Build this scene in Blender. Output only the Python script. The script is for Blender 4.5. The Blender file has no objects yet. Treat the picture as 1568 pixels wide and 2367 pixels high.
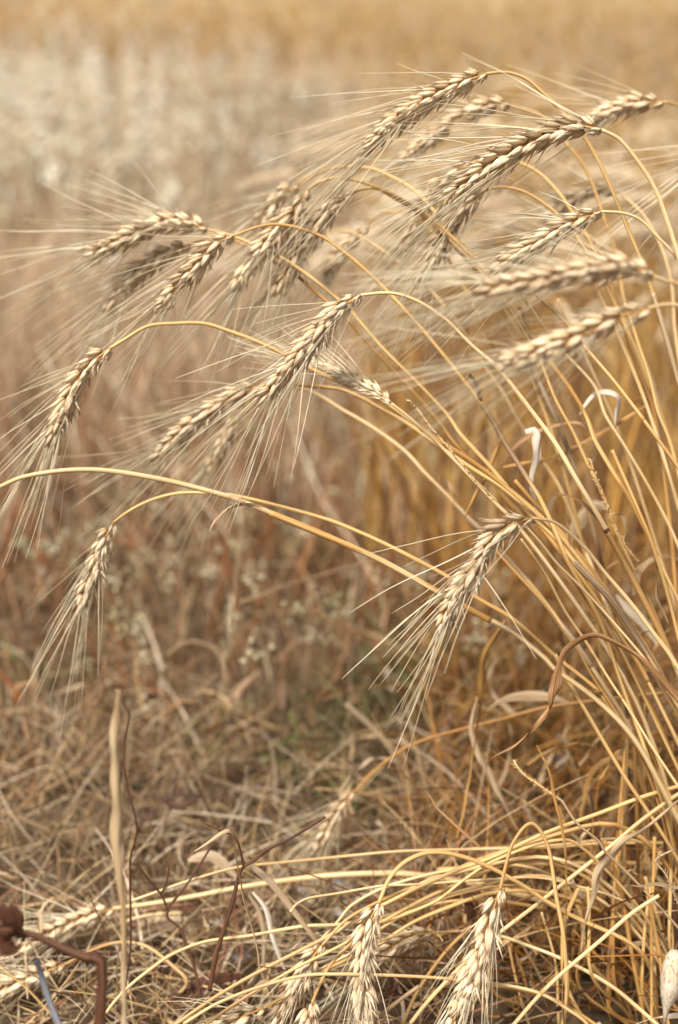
import bpy, math, random
import numpy as np
from mathutils import Vector, Matrix

random.seed(11)
rng = np.random.default_rng(11)
S = bpy.context.scene
COL = S.collection
R = math.radians

# ---------------------------------------------------------------- camera
H, PITCH, LENS = 0.64, R(22.0), 50.0
cd = bpy.data.cameras.new('camera'); cam = bpy.data.objects.new('camera', cd); COL.objects.link(cam)
cam.location = (0, 0, H); cam.rotation_euler = (R(90) - PITCH, 0, 0)
cd.sensor_fit = 'VERTICAL'; cd.sensor_height = 36; cd.sensor_width = 24; cd.lens = LENS
cd.clip_start = 0.02; cd.clip_end = 1000
cd.dof.use_dof = True; cd.dof.focus_distance = 0.80; cd.dof.aperture_fstop = 4.0
S.camera = cam

# ---------------------------------------------------------------- light
w = bpy.data.worlds.new('World'); S.world = w; w.use_nodes = True
nt = w.node_tree; bg = nt.nodes['Background']
sky = nt.nodes.new('ShaderNodeTexSky'); sky.sky_type = 'NISHITA'; sky.sun_disc = False
SE, SA = R(58), R(215)
sky.sun_elevation = SE; sky.sun_rotation = SA
sky.air_density = 1.0; sky.dust_density = 4.0; sky.ozone_density = 1.0
hs = nt.nodes.new('ShaderNodeHueSaturation'); hs.inputs['Saturation'].default_value = 0.24
nt.links.new(sky.outputs[0], hs.inputs['Color']); nt.links.new(hs.outputs[0], bg.inputs[0])
bg.inputs[1].default_value = 0.088
sd = bpy.data.lights.new('sun', 'SUN'); so = bpy.data.objects.new('sun', sd); COL.objects.link(so)
sd.energy = 3.7; sd.angle = R(12); sd.color = (1.0, 0.97, 0.92)
sv = Vector((math.sin(SA) * math.cos(SE), math.cos(SA) * math.cos(SE), math.sin(SE)))
so.rotation_euler = (-sv).to_track_quat('-Z', 'Y').to_euler()
S.view_settings.view_transform = 'Standard'; S.view_settings.look = 'None'
S.view_settings.exposure = 0.71; S.view_settings.gamma = 1
S.cycles.use_denoising = True
S.cycles.max_bounces = 6; S.cycles.diffuse_bounces = 4; S.cycles.transmission_bounces = 4

# ---------------------------------------------------------------- placing
RT = Vector((1, 0, 0)); FW = Vector((0, math.cos(PITCH), -math.sin(PITCH))); UP = Vector((0, math.sin(PITCH), math.cos(PITCH)))
def P(x, y, d):
    return Vector((0, 0, H)) + RT * ((x - 784) / 1183.5 * .36 * d) + UP * ((1183.5 - y) / 1183.5 * .36 * d) + FW * d

def smooth(pts, step=2.0, n=None):
    """Catmull-Rom through pts (tuples of any length); n points out, or sampled by the distance of the first two numbers"""
    a = [np.array(p, float) for p in pts]
    if len(a) == 2: a = [a[0], (a[0] + a[1]) / 2, a[1]]
    a = [2 * a[0] - a[1]] + a + [2 * a[-1] - a[-2]]
    out = []
    for i in range(1, len(a) - 2):
        p0, p1, p2, p3 = a[i - 1:i + 3]
        k = n or max(3, int(np.linalg.norm((p2 - p1)[:2]) / step))
        t0 = (p2 - p0) / 2; t1 = (p3 - p1) / 2
        L = np.linalg.norm((p2 - p1)[:3]); 
        for t, nb in ((t0, p1 - p0), (t1, p3 - p2)):
            m = np.linalg.norm(t[:3])
            if m > 1.0 * L: t *= 1.0 * L / m
        for j in range(k):
            s = j / k
            out.append((2 * s**3 - 3 * s**2 + 1) * p1 + (s**3 - 2 * s**2 + s) * t0 + (-2 * s**3 + 3 * s**2) * p2 + (s**3 - s**2) * t1)
    out.append(a[-2])
    return out

# ---------------------------------------------------------------- materials
def new_mat(name):
    m = bpy.data.materials.new(name); m.use_nodes = True
    t = m.node_tree; t.nodes.clear()
    return m, t, t.nodes, t.links
def finish(t, color, rough, transl, bump=None, spec=0.3):
    N, L = t.nodes, t.links
    out = N.new('ShaderNodeOutputMaterial'); b = N.new('ShaderNodeBsdfPrincipled')
    b.inputs['Roughness'].default_value = rough; b.inputs['Specular IOR Level'].default_value = spec
    L.new(color, b.inputs['Base Color'])
    if bump is not None: L.new(bump, b.inputs['Normal'])
    if transl > 0:
        tr = N.new('ShaderNodeBsdfTranslucent'); mx = N.new('ShaderNodeMixShader'); mx.inputs[0].default_value = transl
        L.new(color, tr.inputs[0]); L.new(b.outputs[0], mx.inputs[1]); L.new(tr.outputs[0], mx.inputs[2]); L.new(mx.outputs[0], out.inputs[0])
    else: L.new(b.outputs[0], out.inputs[0])
def ramp(N, stops):
    r = N.new('ShaderNodeValToRGB'); e = r.color_ramp.elements
    e[0].position, e[0].color = stops[0][0], (*stops[0][1], 1)
    e[1].position, e[1].color = stops[-1][0], (*stops[-1][1], 1)
    for p, c in stops[1:-1]:
        k = e.new(p); k.color = (*c, 1)
    return r
def mixc(N, L, mode, fac, a, b):
    m = N.new('ShaderNodeMix'); m.data_type = 'RGBA'; m.blend_type = mode
    if isinstance(fac, float): m.inputs[0].default_value = fac
    else: L.new(fac, m.inputs[0])
    for s, v in ((6, a), (7, b)):
        if isinstance(v, tuple): m.inputs[s].default_value = (*v, 1)
        else: L.new(v, m.inputs[s])
    return m.outputs[2]
def straw_mat(name, c1, c2, c3, rough=.42, transl=.0, streak=26., blotch=.65):
    """lengthwise fibres: uv.x = metres along, uv.y = 0..1 around"""
    m, t, N, L = new_mat(name)
    uv = N.new('ShaderNodeUVMap'); mp = N.new('ShaderNodeMapping'); mp.inputs['Scale'].default_value = (22, streak * .6, 1)
    L.new(uv.outputs[0], mp.inputs[0])
    oi = N.new('ShaderNodeObjectInfo')
    ad = N.new('ShaderNodeVectorMath'); ad.operation = 'ADD'; L.new(mp.outputs[0], ad.inputs[0]); 
    cmb = N.new('ShaderNodeCombineXYZ'); ml = N.new('ShaderNodeMath'); ml.operation = 'MULTIPLY'; ml.inputs[1].default_value = 57.
    L.new(oi.outputs['Random'], ml.inputs[0]); L.new(ml.outputs[0], cmb.inputs[2]); L.new(cmb.outputs[0], ad.inputs[1])
    nz = N.new('ShaderNodeTexNoise'); nz.inputs['Scale'].default_value = 1.0; nz.inputs['Detail'].default_value = 4; L.new(ad.outputs[0], nz.inputs['Vector'])
    rp = ramp(N, [(.3, c1), (.52, c2), (.75, c3)]); L.new(nz.outputs[0], rp.inputs[0])
    # long blotches of different ripeness
    mp2 = N.new('ShaderNodeMapping'); mp2.inputs['Scale'].default_value = (9, .8, 1); L.new(uv.outputs[0], mp2.inputs[0])
    ad2 = N.new('ShaderNodeVectorMath'); ad2.operation = 'ADD'; L.new(mp2.outputs[0], ad2.inputs[0]); L.new(cmb.outputs[0], ad2.inputs[1])
    n2 = N.new('ShaderNodeTexNoise'); n2.inputs['Scale'].default_value = 1.; n2.inputs['Detail'].default_value = 2; L.new(ad2.outputs[0], n2.inputs['Vector'])
    r2 = ramp(N, [(.35, (.62, .50, .36)), (.5, (1, 1, 1)), (.7, (1.12, 1.12, 1.12))]); L.new(n2.outputs[0], r2.inputs[0])
    c = mixc(N, L, 'MULTIPLY', blotch, rp.outputs[0], r2.outputs[0])
    # specks of weathering
    mp3 = N.new('ShaderNodeMapping'); mp3.inputs['Scale'].default_value = (380, 5, 1); L.new(uv.outputs[0], mp3.inputs[0])
    n3 = N.new('ShaderNodeTexNoise'); n3.inputs['Scale'].default_value = 1.; L.new(mp3.outputs[0], n3.inputs['Vector'])
    r3 = ramp(N, [(.24, (.45, .32, .2)), (.33, (1, 1, 1))]); L.new(n3.outputs[0], r3.inputs[0])
    c = mixc(N, L, 'MULTIPLY', .6, c, r3.outputs[0])
    # per object tone
    r4 = ramp(N, [(0, (.78, .74, .68)), (.5, (1, .98, .95)), (1, (1.0, .92, .80))]); L.new(oi.outputs['Random'], r4.inputs[0])
    c = mixc(N, L, 'MULTIPLY', .8, c, r4.outputs[0])
    bp = N.new('ShaderNodeBump'); bp.inputs['Strength'].default_value = .35; bp.inputs['Distance'].default_value = .0003; L.new(nz.outputs[0], bp.inputs['Height'])
    finish(t, c, rough, transl, bp.outputs[0])
    return m
GOLD = straw_mat('golden straw', (.40, .23, .075), (.60, .385, .15), (.75, .55, .28))
PALE = straw_mat('pale straw', (.48, .31, .13), (.67, .48, .25), (.80, .65, .41))
OCHRE = straw_mat('ochre straw', (.28, .14, .04), (.46, .26, .08), (.60, .38, .16))
BROWN = straw_mat('brown dead stem', (.04, .017, .008), (.085, .034, .015), (.17, .08, .038), .65)
GREYW = straw_mat('weathered grey wood', (.10, .10, .11), (.20, .20, .22), (.34, .34, .36), .7)
DULL = straw_mat('dull weathered straw', (.22, .14, .08), (.34, .23, .13), (.48, .35, .22), .7)
LEAFP = straw_mat('pale dry leaf', (.40, .26, .12), (.62, .46, .27), (.78, .66, .48), .6, .3, 20, .7)
LEAFW = straw_mat('bleached leaf', (.56, .45, .30), (.78, .70, .58), (.88, .84, .76), .6, .25, 20, .7)
LEAFB = straw_mat('brown dry leaf', (.15, .07, .03), (.38, .21, .09), (.62, .45, .27), .55, .2, 18, .8)
LEAFG = straw_mat('greyish dry leaf', (.28, .19, .11), (.48, .36, .23), (.66, .54, .39), .65, .2, 20, .7)
LEAFR = straw_mat('reddish dry leaf', (.05, .02, .012), (.11, .045, .024), (.24, .12, .065), .6, .2, 14)
PURP = straw_mat('purple dead stem', (.04, .018, .018), (.08, .034, .03), (.15, .07, .055), .6)
AWN = straw_mat('awn', (.76, .65, .44), (.84, .76, .56), (.90, .84, .68), .4, .25, 2)

def spike_mat():
    m, t, N, L = new_mat('wheat spikelet')
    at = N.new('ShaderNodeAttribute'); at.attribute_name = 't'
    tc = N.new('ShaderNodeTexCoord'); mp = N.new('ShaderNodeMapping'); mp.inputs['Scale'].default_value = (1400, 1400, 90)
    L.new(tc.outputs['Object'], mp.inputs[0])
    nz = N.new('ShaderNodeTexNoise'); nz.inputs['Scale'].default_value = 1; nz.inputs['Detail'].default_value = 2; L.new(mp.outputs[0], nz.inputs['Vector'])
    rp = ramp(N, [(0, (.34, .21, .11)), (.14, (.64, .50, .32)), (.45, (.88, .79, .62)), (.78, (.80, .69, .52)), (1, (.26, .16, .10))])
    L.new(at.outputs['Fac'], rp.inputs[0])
    sr = ramp(N, [(.36, (.66, .56, .45)), (.58, (1.08, 1.08, 1.08))]); L.new(nz.outputs[0], sr.inputs[0])
    c = mixc(N, L, 'MULTIPLY', .8, rp.outputs[0], sr.outputs[0])
    oi = N.new('ShaderNodeObjectInfo'); r4 = ramp(N, [(0, (.74, .66, .60)), (.25, (.96, .90, .82)), (.6, (1, .98, .94)), (1, (1.06, 1.05, 1.0))]); L.new(oi.outputs['Random'], r4.inputs[0])
    c = mixc(N, L, 'MULTIPLY', .9, c, r4.outputs[0])
    a2 = N.new('ShaderNodeAttribute'); a2.attribute_name = 'g'
    r5 = ramp(N, [(0, (.74, .69, .67)), (.5, (.95, .88, .77)), (1, (1.08, 1.04, .98))]); L.new(a2.outputs['Fac'], r5.inputs[0])
    c = mixc(N, L, 'MULTIPLY', .9, c, r5.outputs[0])
    n5 = N.new('ShaderNodeTexNoise'); n5.inputs['Scale'].default_value = 900; L.new(tc.outputs['Object'], n5.inputs['Vector'])
    r6 = ramp(N, [(.28, (.35, .25, .2)), (.38, (1, 1, 1))]); L.new(n5.outputs[0], r6.inputs[0])
    c = mixc(N, L, 'MULTIPLY', .5, c, r6.outputs[0])
    bp = N.new('ShaderNodeBump'); bp.inputs['Strength'].default_value = .5; bp.inputs['Distance'].default_value = .0004; L.new(nz.outputs[0], bp.inputs['Height'])
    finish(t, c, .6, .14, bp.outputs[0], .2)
    return m
SPIKE = spike_mat()

def tint_mat(name='tinted plants', rough=.6, transl=.25):
    m, t, N, L = new_mat(name)
    at = N.new('ShaderNodeAttribute'); at.attribute_name = 'col'
    tc = N.new('ShaderNodeTexCoord'); nz = N.new('ShaderNodeTexNoise'); nz.inputs['Scale'].default_value = 160; nz.inputs['Detail'].default_value = 3
    L.new(tc.outputs['Object'], nz.inputs['Vector'])
    sr = ramp(N, [(.3, (.62, .55, .48)), (.6, (1.1, 1.1, 1.1))]); L.new(nz.outputs[0], sr.inputs[0])
    c = mixc(N, L, 'MULTIPLY', .7, at.outputs['Color'], sr.outputs[0])
    finish(t, c, rough, transl, None, .25)
    return m
TINT = tint_mat()

# ---------------------------------------------------------------- mesh helpers
def mesh_obj(name, verts, faces, mat, parent=None, uvs=None, attrs=None, flat=False):
    me = bpy.data.meshes.new(name)
    me.from_pydata([tuple(v) for v in verts], [], faces)
    if not flat: me.polygons.foreach_set('use_smooth', [True] * len(me.polygons))
    if uvs is not None:
        l = me.uv_layers.new(name='UVMap'); vi = np.empty(len(me.loops), int); me.loops.foreach_get('vertex_index', vi)
        l.data.foreach_set('uv', np.asarray(uvs, float)[vi].ravel())
    for k, a in (attrs or {}).items():
        at = me.attributes.new(k, 'FLOAT', 'POINT'); at.data.foreach_set('value', np.asarray(a, float))
    me.materials.append(mat)
    o = bpy.data.objects.new(name, me); COL.objects.link(o)
    if parent is not None: o.parent = parent
    return o
def link_mesh(name, me, parent, mtx):
    o = bpy.data.objects.new(name, me); COL.objects.link(o); o.parent = parent; o.matrix_local = mtx
    return o
def tag(o, label, cat, group=None, kind=None):
    o['label'] = label; o['category'] = cat
    if group: o['group'] = group
    if kind: o['kind'] = kind
    return o
def empty(name, loc):
    o = bpy.data.objects.new(name, None); COL.objects.link(o); o.location = loc; o.empty_display_size = .01
    return o

def frames(pts):
    """tangent, normal, binormal by parallel transport"""
    n = len(pts); T = []
    for i in range(n):
        t = pts[min(i + 1, n - 1)] - pts[max(i - 1, 0)]
        T.append(t.normalized() if t.length > 1e-9 else Vector((0, 0, 1)))
    a = FW - T[0] * FW.dot(T[0])
    if a.length < .1: a = UP - T[0] * UP.dot(T[0])
    Nn = [a.normalized()]
    for i in range(1, n):
        v = Nn[-1] - T[i] * Nn[-1].dot(T[i]); Nn.append(v.normalized())
    return T, Nn, [T[i].cross(Nn[i]) for i in range(n)]
def tube(name, pts, rad, mat, parent=None, off=Vector((0, 0, 0)), seg=8, ridged=.05):
    pts = [Vector(p[:3]) for p in pts]
    T, N_, B = frames(pts); V, F, UV = [], [], []
    s = 0
    for i, p in enumerate(pts):
        if i: s += (p - pts[i - 1]).length
        r = rad(i / (len(pts) - 1), s) if callable(rad) else rad
        for k in range(seg + 1):
            a = 2 * math.pi * k / seg
            rr = r * (1 + ridged * math.sin(a * 3 + s * 9))
            V.append(p + N_[i] * math.cos(a) * rr + B[i] * math.sin(a) * rr - off); UV.append((s, k / seg))
    m = seg + 1
    for i in range(len(pts) - 1):
        for k in range(seg): F.append((i * m + k, i * m + k + 1, (i + 1) * m + k + 1, (i + 1) * m + k))
    F.append(tuple(range(seg - 1, -1, -1))); F.append(tuple((len(pts) - 1) * m + k for k in range(seg)))
    return mesh_obj(name, V, F, mat, parent, UV)
def total(pts): return sum((pts[i + 1] - pts[i]).length for i in range(len(pts) - 1))

def ribbon(name, pts, width, mat, parent=None, off=Vector((0, 0, 0)), twist=0., ang=0., fold=.35, ruffle=.15, twistf=None):
    """a dry blade: five vertices across with a keel, twisting along its length; thin closed body"""
    pts = [Vector(p[:3]) for p in pts]; n = len(pts); T, N_, B = frames(pts); V, F, UV = [], [], []
    s = 0; ph = random.uniform(0, 6); th = .00022
    for side in (1, -1):
        s = 0
        for i, p in enumerate(pts):
            if i: s += (p - pts[i - 1]).length
            u = i / (n - 1); w_ = width(u); a = ang + (twistf(u) if twistf else twist * u)
            e = N_[i] * math.sin(a) + B[i] * math.cos(a); nn = N_[i] * math.cos(a) - B[i] * math.sin(a)
            for k in range(5):
                q = (k - 2) / 2
                z = fold * abs(q) * w_ * .5 + ruffle * w_ * .5 * math.sin(s * 260 + ph + q * 3) * abs(q)
                V.append(p + e * q * w_ * .5 + nn * (z + side * th * (1 - .8 * abs(q))) - off); UV.append((s, k / 4))
    h = n * 5
    for i in range(n - 1):
        for k in range(4):
            F.append((i * 5 + k, i * 5 + k + 1, (i + 1) * 5 + k + 1, (i + 1) * 5 + k))
            F.append((h + i * 5 + k + 1, h + i * 5 + k, h + (i + 1) * 5 + k, h + (i + 1) * 5 + k + 1))
    return mesh_obj(name, V, F, mat, parent, UV)

# ---------------------------------------------------------------- wheat templates
def lobe(V, F, Tt, G, L_, w_, th, o, dirx, diry, bend=0., g=1., rings=8, seg=8, beak=.14):
    """a husk: a plump boat with a keel and a beaked tip; z along, x outward, y across"""
    b0 = len(V)
    ax = Vector((dirx, diry, 1)).normalized(); ex = Vector((1, 0, 0)); ex = (ex - ax * ex.dot(ax)).normalized(); ey = ax.cross(ex)
    for i in range(rings):
        u = i / (rings - 1)
        r = min(1, 2.25 * (u + .012) ** .5 * max(0, 1 - u) ** .78) if u < .999 else .03
        z = u * (1 + (beak if i == rings - 1 else 0))
        c = Vector(o) + ax * (L_ * z) + ex * (-bend * L_ * u * u)
        for k in range(seg):
            a = 2 * math.pi * k / seg
            keel = 1 + .22 * max(0, math.cos(a)) ** 4
            V.append(c + ex * math.cos(a) * r * th * .5 * keel + ey * math.sin(a) * r * w_ * .5); Tt.append(u); G.append(g)
    for i in range(rings - 1):
        for k in range(seg): F.append((b0 + i * seg + k, b0 + i * seg + (k + 1) % seg, b0 + (i + 1) * seg + (k + 1) % seg, b0 + (i + 1) * seg + k))
    F.append(tuple(b0 + k for k in range(seg - 1, -1, -1))); F.append(tuple(b0 + (rings - 1) * seg + k for k in range(seg)))
def spikelet_mesh(kind, i):
    V, F, T_, G = [], [], [], []; mm = .001; q = lambda a: random.uniform(-a, a)
    j = lambda v: v * random.uniform(.88, 1.12)
    lobe(V, F, T_, G, j(11.5) * mm, j(4.3) * mm, j(3.4) * mm, (.6 * mm, 0, 1.6 * mm), .10 + q(.06), q(.10), .10, random.uniform(.7, 1))
    for s in (-1, 1):
        lobe(V, F, T_, G, j(12.6) * mm, j(4.3) * mm, j(3.7) * mm, (.3 * mm, s * 1.5 * mm, .6 * mm), .05 + q(.08), s * (.16 + q(.05)), .08, random.uniform(.5, 1))
        lobe(V, F, T_, G, j(10.2) * mm, j(3.6) * mm, j(2.4) * mm, (1.3 * mm if kind else .9 * mm, s * 2.2 * mm, 0), .20 + q(.1), s * (.34 + q(.10)), .10, random.uniform(0, .9), beak=.26)
    for kk in range(2):   # empty husks with sharp tips beside the grains
        lobe(V, F, T_, G, j(12.5) * mm, 1.9 * mm, .9 * mm, ((1.1 + q(.6)) * mm, q(1.8) * mm, 1.0 * mm), .22 + q(.14), q(.42), -.06, random.uniform(0, 1), beak=.3, rings=6, seg=6)
    if i % 3 == 0:   # a torn husk standing off
        lobe(V, F, T_, G, 9 * mm, 2.0 * mm, .7 * mm, (1.8 * mm, q(1) * mm, 2 * mm), .45 + q(.2), q(.3), -.1, .9, beak=.3)
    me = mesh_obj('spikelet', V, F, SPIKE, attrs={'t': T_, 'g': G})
    m = me.data; bpy.data.objects.remove(me); return m
SPK = [spikelet_mesh(i % 2, i) for i in range(10)]
def awn_mesh(i, fat=1.):
    n = 14; L_ = .070; c = random.uniform(-.02, .13) * L_; wv = random.uniform(-.012, .012) * L_; sy = random.uniform(-.05, .05) * L_
    pts = [Vector((-c * s * s + wv * math.sin(s * 7), sy * s * s + wv * .6 * math.cos(s * 5), L_ * s)) for s in [k / (n - 1) for k in range(n)]]
    o = tube('awn', pts, lambda u, s: fat * (.00026 * (1 - u) + .00012), AWN, seg=4, ridged=0)
    m = o.data; bpy.data.objects.remove(o); return m
AWNS = [awn_mesh(i) for i in range(16)]; AWNS_FAT = [awn_mesh(i, 1.2) for i in range(8)]

def build_ear(root, off, pts, roll=25., awn_len=1.1, spread=1., dens=3, size=1., fat=False, narrow=.80, skip_awn=0.):
    """the ear: its rachis mesh with every spikelet and awn as children; pts base to tip"""
    L_ = total(pts)
    ear = tube('ear', pts, lambda u, s: .0008 * (1 - u * .6), OCHRE, root, off, 6)
    n = max(8, int(L_ / (.0042 * size)))
    T, N_, B = frames(pts); cum = [0]
    for i in range(1, len(pts)): cum.append(cum[-1] + (pts[i] - pts[i - 1]).length)
    for k in range(n):
        u = k / (n - 1) * .95; s = u * L_; i = min(max(j for j in range(len(pts)) if cum[j] <= s + 1e-9), len(pts) - 2)
        f = (s - cum[i]) / (cum[i + 1] - cum[i]); p = pts[i].lerp(pts[i + 1], f); t = T[i].lerp(T[i + 1], f).normalized()
        inp = t.cross(-FW); inp.normalize()
        a = R(roll + random.uniform(-9, 9) + 14 * math.sin(u * 4 + roll)); nrm = t.cross(inp)
        sd_ = inp * math.cos(a) + nrm * math.sin(a); sg = 1 if k % 2 else -1
        out = sd_ * sg
        tl = R(random.uniform(15, 26) + (8 if u < .12 else 0)) * narrow if k < n - 1 else 0
        z = (t * math.cos(tl) + out * math.sin(tl)).normalized()
        x = (out - z * out.dot(z)).normalized(); y = z.cross(x)
        sc = size * (.62 + .5 * min(1, u / .14)) * (1 - .36 * max(0, (u - .62) / .38)) * random.uniform(.82, 1.1)
        M = Matrix(((x.x, y.x, z.x, 0), (x.y, y.y, z.y, 0), (x.z, y.z, z.z, 0), (0, 0, 0, 1)))
        pos = p + out * .0006 * size * narrow - off
        if random.random() < .035: continue
        link_mesh('spikelet', random.choice(SPK), ear, Matrix.Translation(pos) @ M @ Matrix.Diagonal((sc * narrow * 1.1, sc * narrow * 1.1, sc * .88, 1)))
        for q in range(dens + (random.random() < .3)):
            if random.random() < skip_awn or (u < .06 and random.random() < .5): continue
            ta = R(abs(random.gauss(13, 5)) * (1.25 - .65 * u) + 4) * spread
            ty = R(random.gauss(0, 10)) * spread * (1.1 - .5 * u)
            if random.random() < .05: ta *= 2.0
            az = (t * math.cos(ta) + out * math.sin(ta) + y * math.sin(ty)).normalized()
            axx = (out - az * out.dot(az)).normalized(); ay = az.cross(axx)
            l = awn_len * random.uniform(.66, 1.12) * (.85 if u < .2 else 1)
            A = Matrix(((axx.x, ay.x, az.x, 0), (axx.y, ay.y, az.y, 0), (axx.z, ay.z, az.z, 0), (0, 0, 0, 1)))
            st = pos + z * (.0085 * sc) + y * random.uniform(-.0012, .0012)
            link_mesh('awn', random.choice(AWNS_FAT if fat else AWNS), ear, Matrix.Translation(st) @ A @ Matrix.Diagonal((max(l, .8), max(l, .8), l, 1)))
    return ear

def with_depth(pts, d0, d1):
    n = len(pts); out = []
    for i, p in enumerate(pts):
        out.append((p[0], p[1], p[2] if len(p) > 2 else d0 + (d1 - d0) * i / max(1, n - 1)))
    return out
def path(pts, step=9):
    """smoothed picture-plane trace with depths, as world points"""
    pts = [pts[0]] + [(p[0] + random.gauss(0, 1.3), p[1] + random.gauss(0, 1.3), p[2]) for p in pts[1:-1]] + [pts[-1]]
    q = smooth([(p[0], p[1], p[2] * 1000) for p in pts], step)
    return [P(a[0], a[1], a[2] / 1000) for a in q]
def to_ground(pts, rx=None, ry=None):
    """carry a stem on from its last point down to its root in the ground"""
    a, T0 = pts[-1], (pts[-1] - pts[-4]).normalized()
    rx = rx if rx is not None else a.x + random.uniform(.01, .05) * (1 if a.x > .05 else -.2) + max(0, T0.x) * a.z * .35
    ry = ry if ry is not None else a.y + random.uniform(-.02, .03)
    b = Vector((rx, ry, -.004)); L_ = (b - a).length; t0 = T0 * L_; t1 = Vector((.12, 0, -1)) * L_
    for k in range(1, 17):
        s = k / 16
        pts.append(a * (2 * s**3 - 3 * s**2 + 1) + t0 * (s**3 - 2 * s**2 + s) + b * (-2 * s**3 + 3 * s**2) + t1 * (s**3 - s**2))
    return pts

def stem_tube(pts, r_top, r_low, mat, root, off, nodes=(), name='stem', L_top=.14):
    seg = [0]
    for i in range(1, len(pts)): seg.append(seg[-1] + (pts[i] - pts[i - 1]).length)
    def rad(u, s):
        r = r_top + (r_low - r_top) * min(1, s / L_top) ** .8
        return r * (1 + .05 * math.sin(s * 31 + r_low * 9e4))
    st = tube(name, pts, rad, mat, root, off, 8)
    if name == 'stem' and seg[-1] > .3:
        f0 = nodes[0] if nodes else random.uniform(.17, .34)
        i0 = min(range(len(pts)), key=lambda k: abs(seg[k] - f0)); i1 = min(range(len(pts)), key=lambda k: abs(seg[k] - f0 - random.uniform(.08, .16)))
        if i1 - i0 > 4:
            tube('sheath', pts[i0:i1], lambda u, s: rad(0, seg[i0]) * (1.22 + .15 * math.sin(s * 60)) * (1 - .12 * u), random.choice([OCHRE, LEAFG, GOLD, OCHRE]), root, off, 9, .09)
            if random.random() < .6:
                d0 = (pts[i0 - 1] - pts[i0]).normalized(); c = pts[i0].copy(); lp = [c.copy()]; sd0 = Vector((random.uniform(-1, 1), random.uniform(-.6, .6), random.uniform(-.3, .6))).normalized()
                dd = (d0 * 1.0 + sd0 * .5).normalized(); L0 = random.uniform(.018, .05)
                for k in range(12):
                    dd = (dd + Vector((0, 0, -.16)) + sd0 * random.uniform(-.05, .15)).normalized(); c = c + dd * L0 / 12; lp.append(c.copy())
                ribbon('leaf', lp, lambda u: .0034 * (1 - u) ** .6 * (.5 + .5 * min(1, u * 5)) + .0003, random.choice([LEAFB, LEAFP, LEAFG, OCHRE]), root, off, twist=random.uniform(-5, 5), fold=.6, ruffle=.35)
    for f in nodes:
        i = min(range(len(pts)), key=lambda k: abs(seg[k] - f)); i = max(1, min(i, len(pts) - 2))
        d = (pts[i + 1] - pts[i - 1]).normalized(); c = pts[i]
        q = [c + d * k * .0004 for k in range(-4, 5)]
        tube('node', q, lambda u, s: rad(0, seg[i]) * (1.0 + .32 * math.sin(math.pi * u)), BROWN if random.random() < .5 else OCHRE, st if False else root, off, 8)
    return st

def stalk(label, ear, stem, d=(.8, .8), mat=None, r=(.00085, .00125), group=None, root=True, nodes=(), ear_kw=None, ear_d=None, rx=None, ry=None):
    """one wheat plant stem: traced ear (base to tip) and traced stem (ear base downward)"""
    mat = mat or GOLD
    sp = path(with_depth(stem, *d))
    if root: to_ground(sp, rx, ry)
    off = sp[-1].copy(); o = empty('wheat_stalk', off)
    stem_tube(sp, r[0], r[1], mat, o, off, nodes)
    ed = ear_d or (d[0], d[0] + .012)
    ep = path(with_depth(ear, *ed), 14)
    build_ear(o, off, ep, **(ear_kw or {}))
    return tag(o, label, 'wheat stalk', group)

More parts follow.
